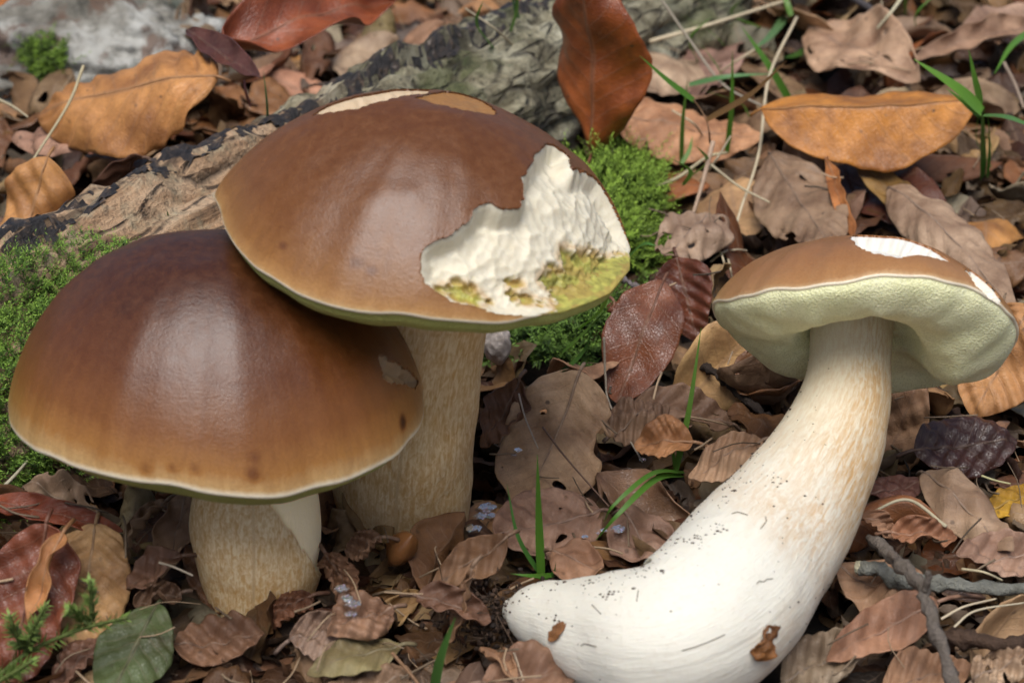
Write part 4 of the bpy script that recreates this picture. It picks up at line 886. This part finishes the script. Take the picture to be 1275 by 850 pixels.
P_, N_2 = on_rock(58, 74, 26, 90, 1); moss_mesh('moss', P_, N_2, .009, 16, .004, (.04, .08, .012), (.2, .32, .04), 'small green moss tuft growing on the pale stone', .5, 4)
P_, N_2 = on_rock(20, 165, 45, 150, 2); moss_mesh('moss', P_, N_2, .007, 14, .0035, (.03, .07, .012), (.13, .22, .035), 'dark moss at the foot of the pale stone', .5, 5)
# feathery sprig lying in the litter
def sprig(label, lines):
    root = empty('moss_sprig', at(*lines[0][0][:2], lines[0][0][2])); tag(root, label, 'moss sprig')
    for q, ln in enumerate(lines):
        path = spline([at(a, b_, z) for a, b_, z in ln], 40); V, F, uv = tube(path, np.linspace(.0007, .0004, 40), 6)
        st_ = part('stem', V, F, M['moss'], root, uv=uv, col=col4((.10, .13, .035), 0, len(V)))
        T, N, B2_ = frames(path); r = np.random.default_rng(q); m = int(34 * len(ln)); t = r.uniform(.02, 1, m); k = (t * 39).astype(int); a = r.uniform(0, 6.283, m)
        out = N[k] * np.cos(a)[:, None] + B2_[k] * np.sin(a)[:, None]; dr = out * .8 + T[k] * .55; lf = .0046 * (1 - .45 * t)[:, None] * r.uniform(.7, 1.2, (m, 1)); sd = np.cross(dr, out); sd /= np.linalg.norm(sd, axis=1, keepdims=True) + 1e-9
        p = path[k]; Vl = np.stack([p, p + dr * lf * .45 + sd * lf * .10, p + dr * lf, p + dr * lf * .45 - sd * lf * .10], 1).reshape(-1, 3)
        c = np.ones((m, 4, 4)); c[..., :3] = (np.array([.10, .15, .035]) * (1 - t)[:, None] + np.array([.20, .30, .07]) * t[:, None])[:, None, :]
        lv = part('leaflet_cover', Vl, np.arange(4 * m).reshape(-1, 4), M['moss'], root, col=c.reshape(-1, 4)); lv['kind'] = 'stuff'
sprig('feathery green moss sprig lying over the tan banded leaf', [
    [(-15, 852, .012), (35, 812, .018), (95, 785, .026), (158, 768, .032)], [(112, 782, .027), (114, 752, .033), (112, 722, .040)], [(35, 812, .018), (40, 785, .026), (58, 752, .034)], [(35, 812, .018), (20, 790, .024), (12, 765, .03)], [(-20, 858, .012), (15, 838, .018), (40, 822, .022)], [(112, 780, .027), (98, 765, .03), (86, 758, .032)]])

# ------------------------------------------------------------------ grass, straw, twigs
def ribbon(path, w, vfold=.35):
    n = len(path); T, N, B_3 = frames(path, (0, -.6, .8)); f = np.linspace(0, 1, n); ww = w * np.sin(np.clip(f * .93 + .07, 0, 1) ** .55 * math.pi).clip(.04) ** .8
    L_ = path + B_3 * ww[:, None] + N * (ww * vfold)[:, None]; R_ = path - B_3 * ww[:, None] + N * (ww * vfold)[:, None]
    V = np.stack([L_, path, R_], 1).reshape(-1, 3); uv = np.stack(np.broadcast_arrays(np.array([0, .5, 1])[None], f[:, None]), -1).reshape(-1, 2); return V, grid_faces(n, 3), uv
def tuft(label, blades, name='grass_tuft', cat='grass', group='green grass in the litter', mat='blade', pname='blade'):
    b0 = blades[0][0][0]; root = empty(name, at(*b0[:2], b0[2])); tag(root, label, cat, group)
    for pts, wpx, col in blades:
        path = spline([at(a, b_, z) for a, b_, z in pts], 28); V, F, uv = ribbon(path, metres(wpx, path[14]) / 2)
        part(pname, V, F, M[mat], root, uv=uv, col=col4(col, 0, len(V)))
    return root
G1, G2, G3 = (.09, .22, .025), (.06, .17, .03), (.13, .26, .04)
tuft('short grass tuft with one broad upright blade above the cut stem base', [([(674, 722, .004), (671, 650, .022), (669, 566, .045)], 11, G1), ([(676, 720, .004), (645, 668, .016), (631, 602, .030)], 6, G2), ([(690, 716, .006), (664, 717, .010), (636, 714, .012)], 7, G1), ([(676, 722, .004), (690, 712, .008), (692, 700, .012)], 5, G2)])
tuft('grass tuft with a tall thin blade and arching blades beside the white stem', [([(840, 592, .006), (858, 510, .028), (873, 408, .052)], 8, G3), ([(850, 592, .006), (815, 598, .022), (770, 640, .020), (742, 672, .010)], 9, G1), ([(852, 588, .006), (812, 590, .024), (765, 628, .022), (752, 650, .014)], 7, G1), ([(842, 590, .006), (838, 565, .014), (836, 536, .020)], 5, G3)])
tuft('single grass blade rising from the front litter', [([(540, 862, .006), (550, 815, .022), (567, 768, .036)], 13, (.10, .24, .05))])
tuft('curved grass blade against the yellow tubes of the bitten cap', [([(722, 410, .02), (752, 382, .045), (770, 318, .075)], 9, (.11, .26, .02)), ([(700, 440, .012), (735, 408, .030), (768, 372, .05)], 8, G3)])
tuft('grass blade bending at the edge of the moss', [([(775, 330, .02), (800, 305, .034), (818, 306, .036)], 7, (.09, .22, .04))])
sh = tuft('leafy green shoot with four leaves beside the smooth ochre leaf', [([(1222, 222, .012), (1222, 180, .030), (1222, 132, .052)], 15, (.05, .14, .02)), ([(1222, 140, .052), (1190, 110, .062), (1138, 74, .072)], 18, (.13, .29, .035)), ([(1220, 132, .052), (1212, 100, .064), (1206, 62, .076)], 16, (.12, .28, .035)), ([(1222, 145, .05), (1255, 148, .058), (1295, 162, .062)], 15, (.11, .26, .06)), ([(1220, 146, .05), (1200, 128, .055), (1178, 110, .06)], 8, (.12, .27, .04)), ([(1228, 220, .012), (1231, 185, .03), (1230, 140, .050)], 9, (.06, .16, .02))], name='green_shoot', cat='plant', pname='leaf')
tuft('grass blade crossing above the leafy green shoot', [([(1300, 30, .04), (1262, 55, .044), (1238, 92, .040)], 9, (.11, .26, .03))])
tuft('wispy green grass by the branched dry stalk', [([(848, 205, .012), (850, 150, .034), (856, 100, .052)], 6, G3), ([(905, 190, .012), (911, 130, .034), (912, 64, .056)], 7, G1), ([(990, 140, .012), (958, 85, .034), (924, 34, .05)], 13, G1), ([(950, 132, .012), (982, 130, .02), (985, 132, .02)], 6, G1), ([(858, 106, .03), (905, 96, .036), (962, 92, .036)], 8, (.12, .26, .09)), ([(848, 205, .014), (858, 188, .018), (862, 170, .022)], 6, G3)])
tuft('broad grass blades by the pale straws', [([(985, 12, .02), (960, 45, .03), (938, 62, .032)], 11, (.13, .25, .09)), ([(1020, 55, .012), (990, 70, .018), (975, 72, .02)], 10, (.05, .13, .02)), ([(985, 20, .03), (978, 0, .036), (970, -20, .04)], 8, G3)])
tuft('thin green grass growing between log and tall russet leaf', [([(655, 100, .02), (648, 40, .045), (634, -20, .07)], 9, (.06, .16, .05)), ([(590, 116, .03), (612, 92, .044), (640, 80, .05)], 7, (.05, .13, .05)), ([(604, 118, .03), (625, 100, .04), (660, 90, .044)], 6, (.06, .15, .05)), ([(660, 96, .03), (622, 78, .044), (602, 50, .056)], 6, G3)])
tuft('tiny green sprout growing on the log beside the chestnut cap', [([(334, 165, .05), (333, 130, .066), (328, 88, .078)], 5, (.06, .15, .05))])
tuft('little grass cross on the log above the dark cap', [([(216, 288, .045), (211, 275, .052), (208, 262, .058)], 5, (.05, .14, .02)), ([(212, 276, .05), (225, 280, .052), (238, 282, .052)], 4, (.05, .14, .02))])
tuft('yellowish grass blade in the shade right of the tall stem', [([(690, 470, .008), (725, 440, .018), (742, 400, .03)], 6, (.07, .17, .03))])

def stalk(label, pts, rpx, col, name='straw', cat='straw', group='dry straws and stalks', mat='straw', ns=8, rough=.0, root=None, pname=None, tip=.7):
    path = spline([at(a, b_, z) for a, b_, z in pts], 36); r0 = metres(rpx * (.62 if mat == 'straw' else 1), path[0]); V, F, uv = tube(path, np.linspace(r0, r0 * tip, 36), ns, rough=rough * r0, seed=int(pts[0][0]))
    if root is not None: return part(pname, V, F, M[mat], root, uv=uv, col=col4(col, 0, len(V)))
    o = mesh(name, V, F, M[mat], uv=uv, col=col4(col, 0, len(V)), loc=path[0]); return tag(o, label, cat, group)
ST = (.55, .46, .31); SG = (.36, .31, .24)
stalk('thick pale straw lying across the litter behind the peach fan leaf', [(808, 52, .03), (880, 32, .036), (975, 2, .036)], 4.5, ST)
stalk('thin grey stalk slanting past the thick straw', [(818, -8, .06), (862, 55, .040), (900, 105, .026), (948, 132, .02)], 3, SG)
stalk('long pale straw dropping from the litter to the tan cap', [(992, 22, .04), (958, 95, .034), (945, 190, .024), (922, 262, .016), (912, 300, .012)], 3.2, ST)
stalk('short broken pinkish straw standing below the branched stalk', [(888, 176, .040), (874, 230, .026), (860, 276, .014)], 5.0, (.48, .34, .24))
bs = empty('dry_stalk', at(884, 180, .03)); tag(bs, 'branched dry brown stalk with two blade tips', 'stalk', 'dry straws and stalks')
stalk('', [(884, 178, .038), (883, 165, .044), (880, 150, .048)], 2.2, (.20, .10, .05), root=bs, pname='stem')
stalk('', [(880, 150, .048), (872, 136, .052), (863, 124, .056)], 2.0, (.22, .12, .06), root=bs, pname='branch')
for pts, c in (([(880, 150, .048), (935, 118, .060), (979, 76, .074)], (.17, .09, .03)), ([(864, 126, .055), (830, 100, .064), (797, 70, .074)], G1)):
    path = spline([at(*p) for p in pts], 28); V, F, uv = ribbon(path, metres(9, path[10]) / 2); part('blade', V, F, M['blade'], bs, uv=uv, col=col4(c, 0, len(V)))
stalk('pale crooked stem running beside the moss', [(818, 232, .018), (846, 220, .022), (880, 196, .024), (905, 190, .024)], 4, (.42, .36, .22))
stalk('thin straw leaning over the dark hollow', [(885, 205, .026), (920, 232, .022), (958, 252, .018)], 3, (.45, .38, .25))
stalk('pale straw at the litter edge above the crumpled pinkish leaf', [(1128, -10, .05), (1110, 15, .044), (1092, 36, .036)], 4, (.55, .5, .34))
stalk('grey twig behind the crumpled pinkish leaf', [(1050, -12, .03), (1092, 18, .03), (1128, 48, .022)], 5, (.09, .08, .085), name='twig', cat='twig', group='twigs', mat='twig', rough=.3)
stalk('thin curved straw right of the leafy green shoot', [(1250, 78, .03), (1264, 105, .024), (1275, 135, .018)], 3.5, (.36, .27, .2))
stalk('pale thin straw leaning over the stone', [(104, 82, .07), (85, 130, .060), (42, 198, .05)], 3.5, (.42, .36, .22))
stalk('thin straw leaning left of the stone', [(-15, 118, .05), (15, 132, .048), (35, 146, .045)], 3, (.40, .34, .22))
stalk('red brown bent stem standing on the log', [(312, 132, .058), (306, 115, .066), (304, 100, .070)], 3, (.2, .07, .06))
for k, (a, b_) in enumerate((((880, 312), (912, 300)), ((885, 326), (920, 308)), ((893, 305), (905, 340)), ((905, 318), (912, 350)), ((898, 318), (930, 312)))):
    stalk('thin pale rootlet in the tangle beside the tan cap', [(a[0], a[1], .010), ((a[0] + b_[0]) / 2, (a[1] + b_[1]) / 2 - 4, .016), (b_[0], b_[1], .010)], 2.4, ST)
stalk('grey stalk lying beside the large decayed tan leaf', [(752, 420, .03), (754, 470, .018), (760, 505, .012), (800, 575, .010)], 2.6, (.30, .25, .19))
stalk('dark leaf stalk lying on the large decayed tan leaf', [(676, 532, .022), (705, 570, .02), (758, 630, .014)], 2.2, (.14, .08, .055))
stalk('pale thread stalk on the decayed tan leaf by the tall stem', [(646, 490, .03), (654, 520, .026), (670, 558, .022)], 2, (.38, .31, .24))
stalk('pale rootlet beside the dark folded leaves', [(198, 700, .026), (215, 705, .024), (240, 716, .022)], 3, (.42, .35, .26))
stalk('tan stem lying in the front litter', [(488, 812, .018), (508, 835, .014), (530, 862, .01)], 4, (.22, .12, .06))
stalk('pale straw scrap in front of the cut stem end', [(640, 812, .016), (648, 835, .012), (655, 858, .01)], 2.5, (.45, .36, .26))
stalk('pale straw beside the yellow leaf scrap', [(1178, 655, .018), (1130, 622, .02), (1080, 640, .018)], 4, (.42, .37, .25))
stalk('thin straw by the dark wet maroon leaf', [(1222, 592, .016), (1240, 598, .015), (1258, 602, .014)], 2.5, (.45, .42, .22))
stalk('pale bent straw above the lichened grey twig', [(1198, 708, .022), (1225, 712, .024), (1248, 722, .02)], 2.6, (.55, .47, .3))
stalk('pale grass straw between the twigs', [(1172, 770, .016), (1200, 755, .018), (1240, 745, .016)], 2.8, (.55, .46, .32))
stalk('pale straw crossing below the lichened twig', [(1188, 780, .016), (1215, 760, .018), (1275, 750, .016)], 2.6, (.5, .43, .3))
stalk('pale straw under the rim of the dark cap', [(-5, 615, .022), (18, 592, .024), (34, 574, .024)], 4, (.42, .38, .27))

gr_ = np.random.default_rng(21)
SPOTS = [((880, 60), 'by the thick straw'), ((930, 150), 'between the branched stalk and the ochre leaf'), ((1000, 40), 'by the crumpled pinkish leaf'), ((1150, 20), 'above the rolled brown leaf'), ((1240, 190), 'beside the leafy green shoot'), ((620, 60), 'on the log'), ((860, 240), 'at the edge of the bright moss')]
for k in range(21):
    (cx, cy), where = SPOTS[k % 7]; x_, y_ = cx + gr_.normal(0, 32), cy + gr_.normal(0, 22); ln_ = gr_.uniform(40, 100); an = gr_.uniform(.5, 2.6); tx, ty = x_ + ln_ * math.cos(an), y_ - ln_ * math.sin(an) * .8
    z0 = .05 if where == 'on the log' else .014
    if k % 3 == 0: stalk('thin dry grass straw ' + where, [(x_, y_, z0), ((x_ + tx) / 2 + gr_.normal(0, 8), (y_ + ty) / 2, z0 + .012), (tx, ty, z0 + .016)], 2.6, np.array(ST) * gr_.uniform(.6, 1))
    else: tuft(('fine' if k % 3 == 1 else 'slender curved') + ' green grass blade ' + where, [([(x_, y_, z0), ((x_ + tx) / 2 + gr_.normal(0, 14), (y_ + ty) / 2, z0 + .018), (tx, ty, z0 + .03)], gr_.uniform(4, 7), G1 if k % 2 else G3)])

def twig(label, pts, rpx, col, parts=(), rough=.5, tip=.85):
    root = empty('twig', at(*pts[0])); tag(root, label, 'twig', 'twigs'); stalk('', pts, rpx, col, mat='twig', rough=rough * 1.5, root=root, pname='bark', ns=14, tip=tip)
    for nm, q, r_, c in parts: stalk('', q, r_, c, mat='twig', rough=.3, root=root, pname=nm, ns=10, tip=.8)
TG = (.15, .125, .105)
twig('grey knotty twig lying on top of another twig', [(1086, 672, .024), (1118, 702, .028), (1148, 735, .030), (1165, 785, .026), (1196, 868, .018)], 8.0, TG, [('side_stub', [(1150, 738, .030), (1155, 724, .034), (1156, 712, .037)], 5, TG), ('knot', [(1110, 690, .029), (1112, 692, .030), (1115, 694, .031)], 6, (.15, .12, .1))])
twig('lichened grey green twig with a pale broken end under the knotty twig', [(1072, 707, .016), (1098, 712, .017), (1112, 722, .017), (1160, 726, .018), (1290, 734, .018)], 9, (.19, .19, .165), [('broken_end', [(1066, 706, .016), (1070, 706, .0162), (1074, 707, .0162)], 9, (.45, .42, .3))])
twig('dark brown broken twig lying under the knotty twig', [(1168, 790, .012), (1210, 796, .013), (1300, 806, .013)], 12, (.075, .045, .03), [('broken_end', [(1162, 789, .012), (1167, 790, .0122), (1171, 790, .0122)], 9, (.2, .12, .07))])
twig('dark thin twig in the shade behind the white stem', [(868, 448, .012), (905, 478, .012), (965, 528, .010)], 5, (.035, .025, .02))
twig('thin grey twig crossing the moss', [(770, 345, .02), (785, 352, .02), (800, 366, .018)], 3.5, (.2, .17, .17))

# ------------------------------------------------------------------ slime, crumbs, nut, pebble
def slime(label, spots):
    bag_root = empty('slime_patch', at(*spots[0][:2], spots[0][3])); tag(bag_root, label, 'slime', 'slime glints on the leaves')
    for q, (a, b_, w, z) in enumerate(spots):
        c = at(a, b_, z)
        for _i in range(4): i_, j_ = cells(c); z = HH[i_, j_] + .0006; c = at(a, b_, z)
        r = metres(w, c) * .6; S, F = rock(np.zeros(3), r * 1.2, r * .9, r * .32, 40 + q + int(a), 14); S = S + (r * .25 * fbm(S, 2.2 / r, 2, q))[..., None]
        part('film', c + S.reshape(-1, 3), F, M['slime'], bag_root)
slime('iridescent slime smear on leaves right of the tall tan stem', [(606, 632, 16, .020), (598, 643, 12, .020), (590, 658, 14, .019), (612, 642, 9, .02), (584, 660, 7, .019)])
slime('iridescent slime smear on the brown leaf by the short tan stem', [(432, 744, 10, .024), (440, 752, 13, .023), (436, 764, 11, .022), (425, 732, 12, .022)])
slime('iridescent slime film by the arching grass tips', [(770, 658, 12, .014), (742, 662, 9, .014), (728, 668, 6, .014), (752, 660, 7, .014)])
slime('small slime drops on the decayed tan leaf', [(645, 560, 7, .026), (640, 566, 5, .026), (800, 572, 6, .014)])
#slime('thin slime streak down the side of the short tan stem', [(398, 712, 5, .024), (399, 700, 4, .028), (397, 722, 4, .022)])

# crumbs and threads of soil stuck on the white stem
_, SP, spath, srad, sring = st3
cb = Bag(); cr = np.random.default_rng(9); nl_, ns_ = SP.shape[:2]
tocam = CAMP - SP; vis = (tocam * sring).sum(-1) / np.linalg.norm(tocam, axis=-1)
pr = SP - CAMP; zz = pr @ _F; SX, SY = 637.5 + FPX * (pr @ _R) / zz, 425 - FPX * (pr @ _U) / zz
def crumb(i, j, s, col):
    S, F = rock(np.zeros(3), s * cr.uniform(.6, 1.5), s * cr.uniform(.4, 1), s * .5, int(cr.integers(0, 999)), 6); cb.add(SP[i, j] + sring[i, j] * s * .15 + S.reshape(-1, 3), F, None, col)
dens = np.exp(-((SY - (722 - .86 * (SX - 760).clip(0) - 0)) / 34) ** 2) * smooth(700, 790, SX) * smooth(1010, 900, SX) * 1.0 + .10 + .5 * np.exp(-((SY - 720) / 12) ** 2) * smooth(800, 740, SX)
cand = np.argwhere(vis > .03); w = dens[cand[:, 0], cand[:, 1]] * (SX[cand[:, 0], cand[:, 1]] < 1040); w = w / w.sum()
for q in cr.choice(len(cand), 300, p=w):
    i, j = cand[q]; crumb(i, j, cr.choice([.00015, .0002, .0003, .0005], p=[.4, .35, .2, .05]), (*np.array([.035, .02, .012]) * cr.uniform(.6, 2), 1))
def near(px, py): k = np.where(vis > .02, np.hypot(SX - px, SY - py), 1e9); return np.unravel_index(k.argmin(), k.shape)
for (px, py, m, sp_) in ((757, 738, 22, 7), (868, 670, 10, 5), (896, 658, 12, 5), (970, 598, 8, 5), (846, 672, 6, 4), (735, 725, 10, 6), (800, 705, 10, 8), (640, 745, 14, 9), (692, 768, 8, 4)):
    for _q in range(m): i, j = near(px + cr.normal(0, sp_), py + cr.normal(0, sp_ * .6)); crumb(i, j, cr.uniform(.00013, .00042), (.06, .036, .02, 1))
for _q in range(10):                    # rootlets
    i, j = near(cr.uniform(650, 980), cr.uniform(640, 840)); a = cr.uniform(0, 6.28); di, dj = int(5 * math.cos(a)), int(5 * math.sin(a)); ii = np.clip(i + np.linspace(0, di, 6).astype(int), 0, nl_ - 1); jj = (j + np.linspace(0, dj, 6).astype(int)) % ns_
    if len(set(zip(ii, jj))) < 3: continue
    V, F, uv = tube(SP[ii, jj] + sring[ii, jj] * .0002, .00009, 5); cb.add(V, F, None, (.12, .08, .05, 1))
o = cb.build('soil_crumb', M['crumb'], loc=S3[3]); tag(o, 'dark soil crumbs and rootlets stuck on the white stem', 'soil', kind='stuff')
def scrap(label, px, py, L, W, az, tint, **kw):
    i, j = near(px, py); n = sring[i, j]; t = np.array([math.cos(az), .2, math.sin(az)]); t = t - n * (t @ n); t /= np.linalg.norm(t); Mx = np.stack([t, np.cross(n, t), n], 1)
    lf = Leaf(L, W, seed=int(px), **kw); V, F, uv = lf.sheet(24, 16, torn=.42); V[:, 2] -= np.percentile(V[:, 2], 15)
    o = mesh('leaf_scrap', SP[i, j] + V @ Mx.T, F, M['leaf'], uv=uv, col=col4(tint, .2, len(V)), loc=SP[i, j]); tag(o, label, 'leaf', 'leaf scraps on the white stem')
scrap('torn brown leaf scrap stuck near the thick bend of the white stem', 950, 800, .0105, .0085, .5, (.20, .085, .025), crump=.0012, curl=.3)
scrap('tiny brown leaf scrap stuck near the cut end of the white stem', 692, 786, .0075, .0035, .6, (.24, .11, .04), crump=.0006)
# clod of dark roots at the cut end
ck = Bag(); cc = at(622, 768, .008)
for q in range(420):
    p = cc + cr.normal(0, 1, 3) * [.0065, .005, .003]; S, F = rock(np.zeros(3), *(cr.uniform(.0002, .0009, 3)), int(cr.integers(0, 999)), 6); ck.add(p + S.reshape(-1, 3), F, None, (*np.array([.028, .016, .010]) * cr.uniform(.4, 2.4), 1))
for q in range(110):
    p = cc + cr.normal(0, 1, 3) * [.007, .005, .003]; f_ = p + cr.normal(0, .005, 3); V, F, uv = tube(spline([p, (p + f_) / 2 + cr.normal(0, .0015, 3), f_], 8), .00013, 5); ck.add(V, F, None, (*np.array([.05, .03, .018]) * cr.uniform(.5, 2), 1))
o = ck.build('root_clod', M['crumb'], loc=cc); tag(o, 'dark crumbly clod of soil and roots at the cut stem end', 'soil clod', kind='stuff')
def lathe(prof, n=24):
    prof = np.asarray(prof); a = np.linspace(0, 6.2832, n, endpoint=False); P = np.stack([prof[:, None, 0] * np.cos(a), prof[:, None, 0] * np.sin(a), np.broadcast_to(prof[:, None, 1], (len(prof), n))], -1); return P.reshape(-1, 3), grid_faces(len(prof), n, True)
V, F = lathe([(.0002, 0), (.0028, .001), (.0040, .004), (.0038, .0075), (.0024, .0110), (.0006, .0128), (.0001, .0132)]); V[:, :2] *= (1 + .12 * np.cos(3 * np.arctan2(V[:, 1], V[:, 0])))[:, None]
nc = at(490, 696, .008); nut = mesh('beech_nut', V @ rot(.5, .3, .4).T + nc, F, M['nut'], col=col4((.22, .09, .03), 0, len(V)), loc=nc); tag(nut, 'shiny brown three-sided nut in front of the tall tan stem', 'nut')
pc = at(618, 428, .018); V, F = rock(pc, .0045, .0045, .0065, 77, 24); pb = mesh('pebble', V.reshape(-1, 3), F, M['pale'], col=col4((.42, .36, .32), 0, V.size // 3), loc=pc); tag(pb, 'small pale pebble behind the tall tan stem', 'pebble')

# thin bits of stem and needle scattered over the leaves, too many to count
db = Bag(); dr_ = np.random.default_rng(33)
for q in range(520):
    x, y = at(dr_.uniform(-60, 1335), dr_.uniform(-40, 900), .004)[:2]; i, j = cells(np.array([x, y, 0.0]))
    if HH[i, j] > .03 or any(np.hypot(x - p[0], y - p[1]) < r_ * 1.05 for p, r_ in zip(S3, R3)) or np.hypot(x - B1[0], y - B1[1]) < .02 or np.hypot(x - B2[0], y - B2[1]) < .022: continue
    ln_ = dr_.uniform(.004, .018); a = dr_.uniform(0, 6.283); dx = np.array([math.cos(a), math.sin(a), dr_.normal(0, .25)]) * ln_ / 2; c = np.array([x, y, HH[i, j] + .0008])
    V, F, uv = tube(spline([c - dx, c + dr_.normal(0, ln_ * .08, 3), c + dx], 6), dr_.uniform(.00012, .0004), 5); db.add(V, F, uv, (*np.array([.30, .21, .13]) * dr_.uniform(.15, 1.3), 1))
o = db.build('plant_debris', M['straw']); tag(o, 'fine bits of dry stem scattered over the leaves', 'debris', kind='stuff')
